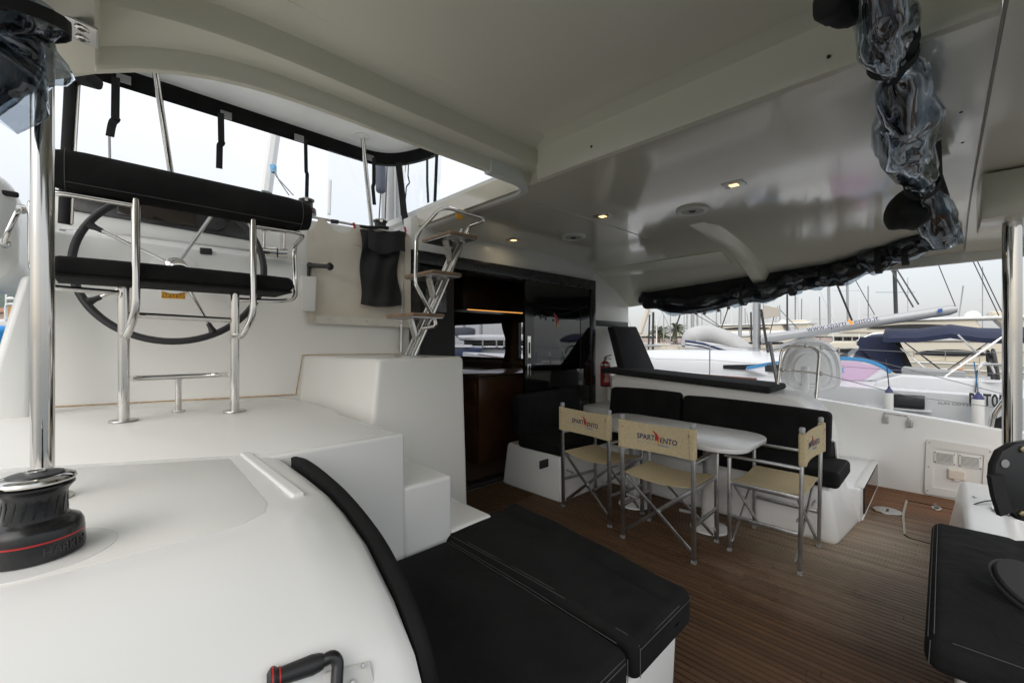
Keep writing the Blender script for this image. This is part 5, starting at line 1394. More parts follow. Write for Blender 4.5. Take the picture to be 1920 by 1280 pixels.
def hullmesh(L, B, z0, z1, bow, n=14, flare=.12, stern=.82):
    """hull along +Y (bow forward), centred on x=0, stern at y=0"""
    rings = []
    for i in range(n+1):
        f = i/n; y = L*f
        w = B/2*(stern+(1-stern)*math.sin(min(1,f*2.2)*math.pi/2))*(1 if f < .45 else max(.02, 1-((f-.45)/.55)**2.1))
        zt = z1 + bow*f*f; zb = z0
        ring = []
        for (k, zz) in ((1,1),(1-flare*.35,.55),(1-flare,.2),(.55,.0),(-.55,.0),(-(1-flare),.2),(-(1-flare*.35),.55),(-1,1)):
            ring.append(Vector((w*k, y, zb+(zt-zb)*zz)))
        rings.append(ring)
    return M().loft(rings)

def rigging(m, a, b, r=.004): m.tube([a, b], r, 5)

def neighbour():
    T = thing('neighbour_sailboat', 'white sailing yacht moored alongside with navy bimini and grey boom', 'sailboat')
    X0, CX = 7.15, 9.0; ST = -1.9; L = 13.5
    rings = []
    for i in range(20):
        f = i/19; y = ST+L*f
        w = 1.85*(1 if f < .42 else max(.03, 1-((f-.42)/.58)**2.2))*(.93+.07*min(1,f*4))
        zt = .775 + .0*f + .30*max(0,f-.12)**1.2
        ring = [Vector((CX-w, y, zt)), Vector((CX-w*1.0, y, zt-.03)), Vector((CX-w*.985, y, zt-.5)), Vector((CX-w*.93, y, -.3)), Vector((CX-w*.75, y, -1.1)), Vector((CX+w*.75, y, -1.1)), Vector((CX+w*.93, y, -.3)), Vector((CX+w*.985, y, zt-.5)), Vector((CX+w, y, zt-.03)), Vector((CX+w, y, zt))]
        rings.append(ring)
    M().loft(rings).build('hull', G('hull_white'), T, ang=40)
    def edge(y): 
        f = (y-ST)/L; w = 1.85*(1 if f < .42 else max(.03, 1-((f-.42)/.58)**2.2))*(.93+.07*min(1,max(f,0)*4)); zt = .775+.30*max(0,f-.12)**1.2
        return CX-w, zt
    # toe rail
    M().tube([Vector((edge(y)[0]+.03, y, edge(y)[1]+.015)) for y in [2.0+.8*i for i in range(11)]], .018, 6).build('toe_rail', G('teak_trim'), T)
    # coach roof
    def cab(a, b):
        y = 1.2+6.6*a; w = (1.22*(1-.55*a**2)); hgt = .40*(1-a**3)*min(1,(1-a)*2.2)
        ang = b*math.pi; x = CX - w*math.cos(ang)*(1 if abs(math.cos(ang)) < .9 else 1); 
        k = math.sin(ang)**.45
        return (x, y, edge(y)[1]+.0 + hgt*k)
    M().sheet(cab, 16, 18).build('coach_roof', G('hull_white'), T, ang=50)
    # coach roof side window
    def cw(a, b):
        y = 1.85+.85*a; aa = (y-1.2)/6.6; w = 1.22*(1-.55*aa**2)
        return (CX-w*1.004-.004, y, edge(y)[1]+.10+.13*b*(1-.5*a))
    M().sheet(cw, 8, 2, .006, (-1,0,0)).build('cabin_window', G('window_dark'), T)
    q = [P(1383,681,d=8.6), P(1397,675,d=8.8), P(1416,676,d=8.6), P(1408,684,d=8.5)]
    M().prism(q, (0,0,.02)).build('deck_hatch', G('window_dark'), T)
    # hull window recess + window
    a, b = P(1669,742,x=X0-.012), P(1734,762,x=X0-.012)
    M().box(X0-.012, X0+.05, b.y, a.y, (a.z+b.z)/2-.085, (a.z+b.z)/2+.075).build('hull_window', G('window_dark'), T, bevel=.004)
    M().box(X0-.004, X0+.05, b.y-.06, a.y+.25, (a.z+b.z)/2-.12, (a.z+b.z)/2-.095).build('window_lip', G('hull_white'), T, bevel=.004)
    # lettering on the topsides
    ey = Vector((0,0,1)); ex = Vector((0,-1,0))
    put_text('SUN ODYSSEY', .041, P(1796,758,x=X0-.014), ex, ey, G('black_print'), T, sx=1.25)
    put_text('R9T054', .195, P(1816,749,x=X0-.014), ex, ey, G('black_print'), T, bold=.005, sx=.52, align='LEFT')
    # mast and boom
    b0 = P(1418,674,d=8.1); M().tube([b0, b0+Vector((.0,.0,12))], .062, 16).build('mast', G('mast_alu'), T)
    M().lathe([(.12,0),(.11,.06),(.07,.09)], 18, Matrix.Translation(b0-Vector((0,0,.02)))).build('mast_step', G('mast_dark'), T)
    for dx in (-.03,.02): M().tube([b0+Vector((dx*1.4,-.063,.2)), b0+Vector((dx*1.4,-.063,6))], .006, 5).build('halyard', G('wire_dark'), T)
    ba, bb = P(1428,636,d=8.0), P(1795,579,d=6.3)
    dd = (bb-ba).normalized()
    def ring(p, r): return [p + Vector((0,0,1))*r*1.0*math.sin(g) + dd.cross(Vector((0,0,1)))*r*.7*math.cos(g) for g in [2*math.pi*k/14 for k in range(14)]]
    M().loft([ring(ba,.085), ring(ba*.03+bb*.97,.078), ring(bb,.05)]).build('boom', G('mast_alu'), T, ang=50)
    sd = dd.cross(Vector((0,0,1))).normalized(); face = sd if sd.dot(Vector((-1,0,0))) > 0 else -sd
    c = P(1577,608,d=7.15)+face*.085
    put_text('www.sparti', .12, c - dd*.20, dd, Vector((0,0,1)), G('navy_print'), T); put_text('ento.it', .12, c + dd*.33, dd, Vector((0,0,1)), G('navy_print'), T)
    M().prism([c+dd*.10+Vector((0,0,.02)), c+dd*.14+Vector((0,0,-.045)), c+dd*.17+Vector((0,0,.0)), c+dd*.10+Vector((0,0,.07))], face*.003).build('sail_mark', G('orange_print'), T)
    c2 = P(1761,583,d=6.42)+face*.075
    M().prism([c2+dd*-.02+Vector((0,0,-.03)), c2+dd*.03+Vector((0,0,-.03)), c2+dd*.03+Vector((0,0,.03)), c2+dd*-.02+Vector((0,0,.03))], face*.003).build('boom_badge', mat('badge_blue', (.03,.09,.28), .6), T)
    M().tube([P(1771,576,d=6.38), P(1773,588,d=6.38)], .085, 14).build('boom_band', G('black_print'), T) if False else None
    # vang
    M().tube([P(1432,661,d=8.0), P(1522,628,d=7.55)], .035, 10).build('vang', G('mast_alu'), T)
    # standing rigging and lifelines
    m = M()
    for (a, b, r) in (((1793,578,6.3),(1752,478,6.3),.006), ((1712,575,7.0),(1650,470,9),.012), ((1722,570,7.0),(1660,470,9),.012), ((1440,660,7.6),(1427,580,7.4),.022)):
        m.tube([P(*a[:2], d=a[2]), P(*b[:2], d=b[2]) + (P(*b[:2], d=b[2])-P(*a[:2], d=a[2]))*1.5 if r != .022 else P(*b[:2], d=b[2])], r, 6)
    m.build('stay', G('wire_dark'), T)
    # stanchions + lifelines along the near edge
    ys = [-.75, 1.0, 2.7, 4.4, 6.1, 7.8]
    for y in ys:
        x, z = edge(y); M().tube([(x+.05,y,z),(x+.05,y,z+.52)], .011, 8).build('stanchion', G('steel_dull'), T)
    for h in (.27,.51):
        M().tube([Vector((edge(y)[0]+.05, y, edge(y)[1]+h - (.03 if k % 2 else 0))) for k, y in enumerate([yy for i in range(len(ys)-1) for yy in (ys[i], (ys[i]+ys[i+1])/2)]+[ys[-1]])], .0035, 5).build('lifeline', G('wire'), T)
    # cockpit coaming, wheels, pushpit
    M().prism([(7.55,1.0,.775),(7.55,-1.7,.775),(7.62,-1.7,.86),(7.70,.9,1.02)] if False else [P(1640,716,x=7.6),P(1690,703,x=7.6),P(1890,716,x=7.6),P(1890,750,x=7.6),P(1640,735,x=7.6)], (.35,0,0)).build('cockpit_coaming', G('hull_white'), T, bevel=.03)
    M().prism([P(1690,688,x=8.2),P(1812,698,x=8.2),P(1812,712,x=8.2),P(1690,700,x=8.2)], (.4,0,0)).build('cockpit_seat', G('grey_deck'), T, bevel=.02)
    for u, d in ((1858,6.0),(1868,5.7)):
        c = P(u, 708, d=d); M().tube([c+Vector((math.cos(g)*.30, .03*math.sin(g), math.sin(g)*.38)) for g in [2*math.pi*k/36 for k in range(36)]], .018, 8, True).build('wheel', G('black_satin'), T)
    M().prism([P(1836,706,d=5.95),P(1862,706,d=5.95),P(1872,745,d=5.95),P(1838,735,d=5.95)], (.3,.1,0)).build('wheel_pedestal', G('hull_white'), T, bevel=.02)
    for a in ([(1830,735,5.1),(1834,690,5.1),(1842,683,5.1),(1885,683,4.9)], [(1834,700,5.6),(1838,680,5.6),(1855,678,5.6),(1866,700,5.6)], [(1838,715,5.1),(1885,717,4.9)]):
        M().tube(fillet([P(u, v, d=d) for u, v, d in a], .06, 4), .014, 8).build('pushpit_rail', G('chrome'), T)
    # sprayhood
    sh = thing('sprayhood', 'navy canvas sprayhood with clear window behind the paddle board', 'sprayhood')
    arch0 = [P(1570,676,d=7.6), P(1612,634,d=7.7), P(1622,630,d=8.6), P(1600,640,d=9.6)]
    arch1 = [P(1712,705,d=6.9), P(1682,634,d=7.2), P(1690,628,d=8.4), P(1700,640,d=9.2)]
    def sf(a, b):
        i = min(2, int(b*3)); t = b*3-i
        p, q = arch0[i]*(1-t)+arch0[i+1]*t, arch1[i]*(1-t)+arch1[i+1]*t
        r = p*(1-a)+q*a; r.z += .03*math.sin(a*math.pi); return r
    M().sheet(lambda a, b: sf(.18+.82*a, b), 10, 12, .01).build('canopy', G('navy_canvas'), sh, ang=60)
    M().prism([P(1575,672,d=7.58), P(1612,645,d=7.6), P(1634,672,d=7.35), P(1632,680,d=7.3)], (.01,0,0)).build('side_window', G('vinyl_window'), sh)
    M().prism([P(1606,645,d=7.5), P(1613,632,d=7.5), P(1680,632,d=7.1), P(1705,700,d=6.85), P(1680,700,d=6.95), P(1640,680,d=7.2)], (.01,.004,0)).build('side_panel', G('navy_canvas'), sh)
    M().prism([P(1676,640,d=7.0), P(1684,634,d=7.0), P(1712,690,d=6.82), P(1706,700,d=6.84)], (.05,.02,0)).build('rear_edge', G('black_cloth'), sh)
    # bimini
    bm = thing('bimini', 'navy canvas bimini over the cockpit of the sailing yacht alongside', 'bimini')
    ctl = [(1655,622),(1662,624),(1720,624),(1782,616),(1840,624),(1890,626),(1960,622)]
    def bf(a, b):
        k = a*(len(ctl)-1); i = min(len(ctl)-2, int(k)); t = k-i
        u, v = ctl[i][0]*(1-t)+ctl[i+1][0]*t, ctl[i][1]*(1-t)+ctl[i+1][1]*t
        d0 = 6.75-1.3*a; p = P(u, v+11, d=d0); p += Vector((.2,.0,0))*b*8; p.z += .16*math.sin(b*math.pi)**.7; return p
    M().sheet(bf, 24, 10, .012).build('canopy', G('navy_canvas'), bm, ang=60)
    M().sheet(lambda a, b: Vector(bf(a,0)) + Vector((-.004,0,-.055*b)), 24, 1, .01, (1,0,0)).build('edge_band', G('navy_canvas'), bm, ang=60)
    for (a, b) in (((1664,632,6.7),(1760,712,6.0)), ((1683,632,7.6),(1765,694,6.9)), ((1740,728,5.6),(1879,632,5.3)), ((1796,627,6.0),(1832,662,5.9)), ((1775,695,6.6),(1866,634,6.2))):
        M().tube([P(*a[:2],d=a[2]), P(*b[:2],d=b[2])], .0125, 8).build('frame_tube', G('chrome'), bm)
    # paddle board lying on the side deck
    sp = thing('paddle_board', 'pink and white inflatable paddle board with a blue edge lying on the sailboat deck', 'paddle board')
    ctl = [(1400,690),(1440,682),(1500,676),(1575,671),(1620,674),(1650,684),(1670,698),(1668,704),(1640,712),(1600,717),(1560,715),(1500,712),(1440,706)]
    po = [P(u, v, d=6.75 - (u-1500)*.0022) for u, v in ctl]; nn = Vector((-.75,-.55,.25)).normalized()
    M().prism(po, -nn*.11).build('board_core', G('sup_white'), sp, bevel=.02, seg=3)
    ci = sum(po, Vector())/len(po)
    pk = [P(u, v, d=6.735 - (u-1500)*.0022) for u, v in ((1470,684),(1560,677),(1610,679),(1652,690),(1620,712),(1600,713),(1560,712),(1480,706))]
    M().prism(pk, nn*.003).build('pink_face', G('sup_pink'), sp)
    be = [P(u, v, d=6.75 - (u-1500)*.0022)+nn*.004 for u, v in ctl[0:7]]
    M().strip(fillet(be, .1, 4), .05, .02, (0,0,1)).build('blue_edge', G('sup_blue'), sp)
    put_text('O', .10, P(1583,694,d=6.55), Vector((CY,-SY,0)), Vector((0,0,1)), G('blue_print'), sp, bold=.004)
    # fenders
    for (u, v0, v1, rr, lab) in ((1667,736,790,.045,'white fender with navy top hanging beside the hull window'), (1834,748,798,.062,'white fender with navy ends hanging over the hull number')):
        d = (X0-.10)/(SY+CY*(u-960)/FPX); a, b = P(u, v0, d=d), P(u, v1, d=d); h = a.z-b.z; rr = .043 if u < 1700 else .050
        f = thing('fender', lab, 'fender', 'fenders on the sailing yacht', b); r = rr
        M().lathe([(.01,-.05),(r*.7,-.035),(r*.95,-.012),(r,0)], 24).build('end_cap', G('fender_navy'), f)
        M().lathe([(r,0),(r,h*.25),(r,h*.97),(r*.98,h)], 24).build('body', G('fender_white'), f)
        M().lathe([(r*.99,h),(r*.8,h+.03),(r*.3,h+.06),(.01,h+.08)], 24).build('top_cap', G('fender_navy'), f)
        M().tube([(0,0,h+.07),(.03,.03,h+.42)], .006, 6).build('lanyard', G('blue_rope') if u > 1700 else G('wire_dark'), f)
neighbour()

def own_side():
    # stainless gate rail on our side deck with translucent tub behind
    t = thing('gate_rail', 'square stainless gate rail standing at the aft end of the sunpad', 'rail')
    a = [P(1458,722,x=4.66), P(1464,655,x=4.66), P(1468,646,x=4.66), P(1526,650,x=4.64), P(1535,658,x=4.64), P(1530,746,x=4.55)]
    a = [P(1458,724,d=3.95), P(1466,648,d=3.95), P(1537,652,d=3.80), P(1530,747,d=3.72)]
    M().tube(fillet(a, [0,.09,.09,0], 6), .013, 12).build('hoop', G('chrome'), t)
    M().tube([P(1460,692,d=3.95), P(1534,700,d=3.76)], .010, 10).build('middle_bar', G('chrome'), t)
    M().tube([P(1443,640,d=4.0), P(1452,690,d=4.0), P(1458,722,d=3.95)], .016, 8).build('brace', G('mast_alu'), t)
    for u, v, d in ((1468,693,3.93),(1512,648,3.83),(1540,652,3.8),(1540,700,3.76)): M().rbox(-.016,.016,-.012,.012,-.02,.02,.008, mx=Matrix.Translation(P(u,v,d=d))).build('fitting', G('steel_dull'), t)
    M().tube([P(1540,652,d=3.8), P(1640,676,d=4.4), P(1780,712,d=4.3), P(1880,738,d=3.9)], .0035, 5).build('lifeline', G('wire'), t)
    M().tube([P(1540,700,d=3.76), P(1700,742,d=4.2), P(1872,764,d=3.9)], .0035, 5).build('lifeline', G('wire'), t)
    t = thing('white_tub', 'white ribbed plastic tub standing on edge behind the stainless gate rail', 'tub')
    d0 = 4.35
    def ol(k, dd, cx=1521, cy=700):
        out = []
        for i in range(40):
            g = 2*math.pi*i/40; c, s = math.cos(g), math.sin(g)
            u = cx + 58*k*math.copysign(abs(c)**.75, c); v = cy - (64 if s > 0 else 34)*k*math.copysign(abs(s)**(.95 if s > 0 else .6), s)
            out.append(P(u, v, d=dd))
        return out
    tub = bpy.data.materials.new('tub_plastic'); tub.use_nodes = True
    b = tub.node_tree.nodes['Principled BSDF']; b.inputs['Base Color'].default_value = (.86,.87,.88,1); b.inputs['Roughness'].default_value = .35
    MAT['tub'] = tub
    M().loft([ol(1.0,d0+.02), ol(1.0,d0), ol(.93,d0-.02), ol(.88,d0-.005), ol(.82,d0+.0), ol(.78,d0-.03), ol(.70,d0-.05), ol(.66,d0-.035), ol(.60,d0-.04), ol(.56,d0-.07), ol(.3,d0-.08), ol(.05,d0-.08)]).build('shell', tub, t, ang=30)
    M().rbox(-.04,.04,-.03,.03,-.16,.10,.02, mx=Matrix.Translation(P(1510,705,d=d0-.08))).build('keel_rib', G('tub'), t)
    # aft rail on the bulwark
    t = thing('stern_rail', 'bent stainless rail with a black lashing on the starboard bulwark', 'rail')
    M().tube(fillet([P(1858,801,x=5.46), P(1862,778,x=5.46), P(1884,748,x=5.46)], .1, 5), .02, 12).build('tube', G('chrome'), t)
    M().tube([P(1862,800,x=5.48), P(1872,790,x=5.48), P(1884,785,x=5.48)], .028, 8).build('lashing', G('black_cloth'), t)
    M().tube([P(1866,804,x=5.48), P(1884,798,x=5.48)], .02, 8).build('lashing', G('black_cloth'), t)
own_side()

# --- rope / shroud forest and far boats
def sailboat(label, u, v, d, L, heading, mast=None, hullm='hull_white', hgt=.9, sail=False):
    p = P(u, v, d=d); p.z = -.95
    t = thing('sailboat', label, 'sailboat', 'moored sailboats', p, heading)
    B = L*.3
    hullmesh(L, B, -.1, hgt, .35).build('hull', G(hullm), t, ang=50)
    M().sheet(lambda a, b: (-(B*.30)*(1-.5*a*a)*math.cos(b*math.pi), L*(.28+.42*a), hgt+.05+.42*math.sin(b*math.pi)**.5*min(1,(1-a)*3)), 8, 10).build('cabin', G('hull_white'), t, ang=50)
    for s in (-1,1): M().box(s*B*.305-.01, s*B*.305+.01, L*.34, L*.56, hgt+.14, hgt+.30).build('cabin_window', G('window_dark'), t)
    M().box(-B*.42,B*.42,L*.0,L*.27,hgt,hgt+.18).build('cockpit', G('grey_deck'), t)
    H = mast or L*1.3
    M().tube([(0,L*.55,hgt),(0,L*.55,H)], L*.006+.012, 8).build('mast', G('mast_alu'), t)
    M().tube([(0,L*.54,hgt+1.15),(0,L*.16,hgt+1.2)], .07, 8).build('boom', G('navy_canvas') if sail else G('mast_alu'), t)
    w = M()
    for a, b in (((0,L*.99,hgt+.35),(0,L*.55,H*.97)), ((0,0,hgt),(0,L*.55,H*.98)), ((B*.42,L*.52,hgt),(0,L*.55,H*.95)), ((-B*.42,L*.52,hgt),(0,L*.55,H*.95)), ((-.5,L*.55,H*.55),(.5,L*.55,H*.55))):
        w.tube([a, b], .012, 4)
    w.build('rigging', G('wire'), t)
    r = M()
    for s in (-1,1):
        for k in range(5): r.tube([(s*B*.46, L*(.02+.16*k), hgt), (s*B*.46, L*(.02+.16*k), hgt+.55)], .012, 4)
        r.tube([(s*B*.46, L*.0, hgt+.55), (s*B*.46, L*.7, hgt+.60)], .008, 4)
    r.build('guard_rail', G('steel_dull'), t)
    return t
sailboat('white sailing boat with a low hull moored beyond the grey inflatable', 1288, 676, 26, 9.5, R(35), 13)
sailboat('small white sailboat with a dark stripe at the far left of the marina view', 1205, 664, 34, 8, R(70), 11)
sailboat('white sailboat with a tall pale mast behind the charcoal backrest', 1255, 662, 48, 10, R(20), 14)
sailboat('white sailboat moored below the far palm trees', 1325, 662, 56, 10, R(60), 15, sail=True)
sailboat('sailboat with a pale mast seen just left of the thick near mast', 1385, 660, 52, 11, R(10), 17)
sailboat('sailboat moored behind the thick grey mast of the yacht alongside', 1446, 660, 50, 11, R(5), 18, sail=True)
sailboat('sailboat whose mast rises between the boom and the rolled curtain', 1590, 655, 62, 12, R(0), 19)

def spars():
    # separate masts seen above roofs and sails (boats hidden behind nearer ones)
    def mast(lab, u0, v0, u1, v1, d, r, m='mast_alu', spread=None, nm='far_mast', grp='masts of boats hidden behind others'):
        a, b = P(u0,v0,d=d), P(u1,v1,d=d); t = thing(nm, lab, 'mast', grp)
        M().tube([a, b+(b-a)*.0], r, 8).build('tube', G(m), t)
        if spread:
            for f, w in spread:
                c = a*(1-f)+b*f; M().bar(c-Vector((CY,-SY,0))*w, c+Vector((CY,-SY,0))*w, .03, .02).build('spreader', G(m), t)
        return t
    mast('dark mast rising from the cream motor yacht behind the grey boom', 1680,590,1676,470,28,.11,'mast_dark',((.35,1.3),(.75,1.2)))
    mast('pale mast with a small lamp, left of the dark mast', 1590,605,1588,505,40,.10,'mast_alu',((.6,1.2),))
    mast('slim pale mast left of the boom lettering', 1555,610,1553,500,40,.12,'mast_alu')
    mast('slim mast with radar dome above the tub', 1476,632,1476,545,36,.07,'wire_dark',((.2,.6),))
    mast('pale mast just right of the palm trees', 1298,655,1299,570,40,.16,'mast_alu')
    mast('thin dark mast behind the charcoal backrest', 1224,655,1225,585,36,.10,'wire_dark',((.3,.5),))
    mast('thin dark mast between the backrest and the palms', 1216,655,1218,590,40,.08,'wire_dark')
    mast('leaning pale mast at the end of the starboard curtain', 1200,625,1215,580,20,.12,'cloth_cream')
    mast('grey mast behind the inflatable, left of the thick near mast', 1387,640,1389,560,44,.18,'mast_alu',((.4,1.0),))
    mast('thin mast above the grey inflatable boat', 1308,620,1307,570,44,.10,'mast_alu')
    mast('slim mast between the thick mast and the cream sail cover', 1409,640,1408,585,40,.08,'wire_dark')
    mast('pale furled mast seen through the helm opening', 500,360,517,240,14,.17,'white_paint')
    mast('thin pale mast seen through the helm opening beside the winch', 617,402,619,338,40,.16,'white_paint')
    mast('thin grey mast behind the helm seat roll, nearest the port pole', 206,300,205,255,40,.10,'wire')
    w = mast('masthead with wind instruments showing above the roof opening edge', 901,400,902,358,30,.14,'white_paint')
    for u, v in ((897,351),(908,349)): M().tube([P(902,358,d=30), P(u,v,d=30)], .03, 5).build('wind_vane', G('wire_dark'), w)
    rnd = random.Random(5)
    for u, tv, d in ((1231,598,60),(1244,590,70),(1282,588,66),(1317,586,75),(1334,592,60),(1352,580,80),(1371,574,64),(1398,578,75),(1432,566,80),(1447,560,66),(1463,572,70),(1491,556,80),(1502,560,62),(1521,552,75),(1538,556,60),(1562,540,85),(1611,530,90),(1628,536,70),(1702,520,90),(1842,500,90)):
        mast('thin distant mast rising above the moored boats', u, 645, u+rnd.uniform(-1.5,1.5), tv, d, .05+.035*rnd.random(), rnd.choice(('mast_alu','wire','white_paint')), ((rnd.uniform(.45,.6), .9),), 'distant_mast', 'distant masts over the marina')
    t = thing('blue_clew', 'blue corner of a furled sail with slack lines in the helm opening', 'sail corner')
    M().prism([P(506,308,d=13.5),P(514,308,d=13.5),P(514,322,d=13.5),P(507,322,d=13.5)], (.1,.1,0)).build('patch', mat('patch_blue', (.16,.42,.70), .7), t)
    M().tube([P(512,315,d=13.5), P(519,332,d=13.5), P(550,366,d=13.5)], .02, 5).build('line', G('wire'), t)
    M().tube([P(514,318,d=13.5), P(523,338,d=13.5), P(542,366,d=13.5)], .02, 5).build('line', G('wire'), t)
    # stays crossing the gap
    s = thing('shrouds', 'thin dark wires slanting across the marina view under the curtain', 'wires')
    for a, b, r in (((1275,558,20),(1425,665,20),.016), ((1305,590,18),(1350,615,18),.014), ((1275,590,16),(1258,640,16),.03), ((1365,578,18),(1348,628,18),.025), ((1462,580,14),(1500,620,14),.012),
                    ((1452,590,14),(1440,640,14),.014), ((1568,530,16),(1598,602,16),.035), ((1604,525,24),(1640,590,24),.02), ((1808,455,20),(1873,592,20),.02), ((1816,455,20),(1882,592,20),.02), ((1400,585,18),(1408,640,18),.01)):
        M().tube([P(*a[:2],d=a[2]), P(*b[:2],d=b[2])], r, 5).build('wire', G('wire_dark') if r > .013 else G('wire'), s)
    o = M().sheet(lambda a, b: P(1432+30*a, 572+6*a+(26-12*a)*b, d=13+.3*a), 6, 6, .05, (1,0,0)).build('sail_cover', G('cloth_cream')); tag(o, 'small cream sail cover corner below the rolled curtain', 'sail cover')
    # own mast and blocks behind the vinyl screen
    t = thing('own_mast', 'grey mast with halyards behind the clear vinyl screen', 'mast')
    a = P(733,440,y=4.6); M().tube([Vector((a.x,a.y,2.2)), Vector((a.x,a.y,9))], .11, 16).build('tube', G('mast_alu'), t)
    for k, du in enumerate((-12,8,20,27,-24)):
        M().tube([P(733+du,440,y=4.45), P(735+du*.7,290,y=4.45)], .008, 6).build('halyard', G('rope') if k % 2 else G('wire_dark'), t)
    M().rbox(-.05,.05,-.05,.05,-.16,.16,.04, mx=Matrix.Translation(P(714,335,y=4.3))).build('block', mat('block_navy', (.04,.05,.08), .5), t)
    M().tube([P(713,310,y=4.3), P(708,270,y=4.3)], .05, 8).build('block_strap', G('block_navy'), t)
spars()

def rib():
    t = thing('inflatable_boat', 'grey white inflatable boat with navy stripe propped up on its side', 'inflatable boat')
    d = 13.5
    top = fillet([P(1284,650,d=d), P(1290,636,d=d), P(1308,627,d=d), P(1340,628,d=d), P(1372,642,d=d-.2), P(1398,662,d=d-.4), P(1406,672,d=d-.4)], .4, 4)
    n = len(top); rr = [.13+.16*min(1, i/5)*(1 if i < n-5 else max(.4,(n-i)/5)) for i in range(n)]
    M().tube(top, rr, 16).build('top_tube', G('rib_grey'), t, ang=60)
    low = fillet([P(1284,652,d=d-.3), P(1300,655,d=d-.4), P(1340,660,d=d-.5), P(1370,668,d=d-.6), P(1396,671,d=d-.6)], .4, 4); n2 = len(low)
    M().tube(low, [.16+.12*min(1,i/4) for i in range(n2)], 16).build('side_tube', G('rib_grey'), t, ang=60)
    for dz, r in ((.03,.035),(-.07,.02)): M().tube([P(1285,641,d=d-.95)+Vector((0,0,dz)), P(1318,646,d=d-.95)+Vector((0,0,dz)), P(1352,657,d=d-.95)+Vector((0,0,dz)), P(1390,669,d=d-.95)+Vector((0,0,dz))], r, 6).build('stripe', mat('rib_navy', (.03,.05,.12), .6) if 'rib_navy' not in MAT else G('rib_navy'), t)
    M().tube([P(1343,661,d=d-1.0), P(1355,662,d=d-1.0)], [.02,.07], 6).build('red_mark', G('red_print'), t)
    put_text('ZODIAC' if False else 'CHARTER', .18, P(1337,657,d=d-1.0), (CY,-SY,-.2), (0,0,1), G('red_print'), t) if False else None
    M().loft([[P(1300,632,d=d+.3), P(1375,645,d=d+.2), P(1398,668,d=d), P(1300,650,d=d+.2)], [P(1302,628,d=d+.8), P(1380,640,d=d+.8), P(1404,664,d=d+.6), P(1300,645,d=d+.8)]]).build('floor_panel', G('rib_grey'), t)
rib()

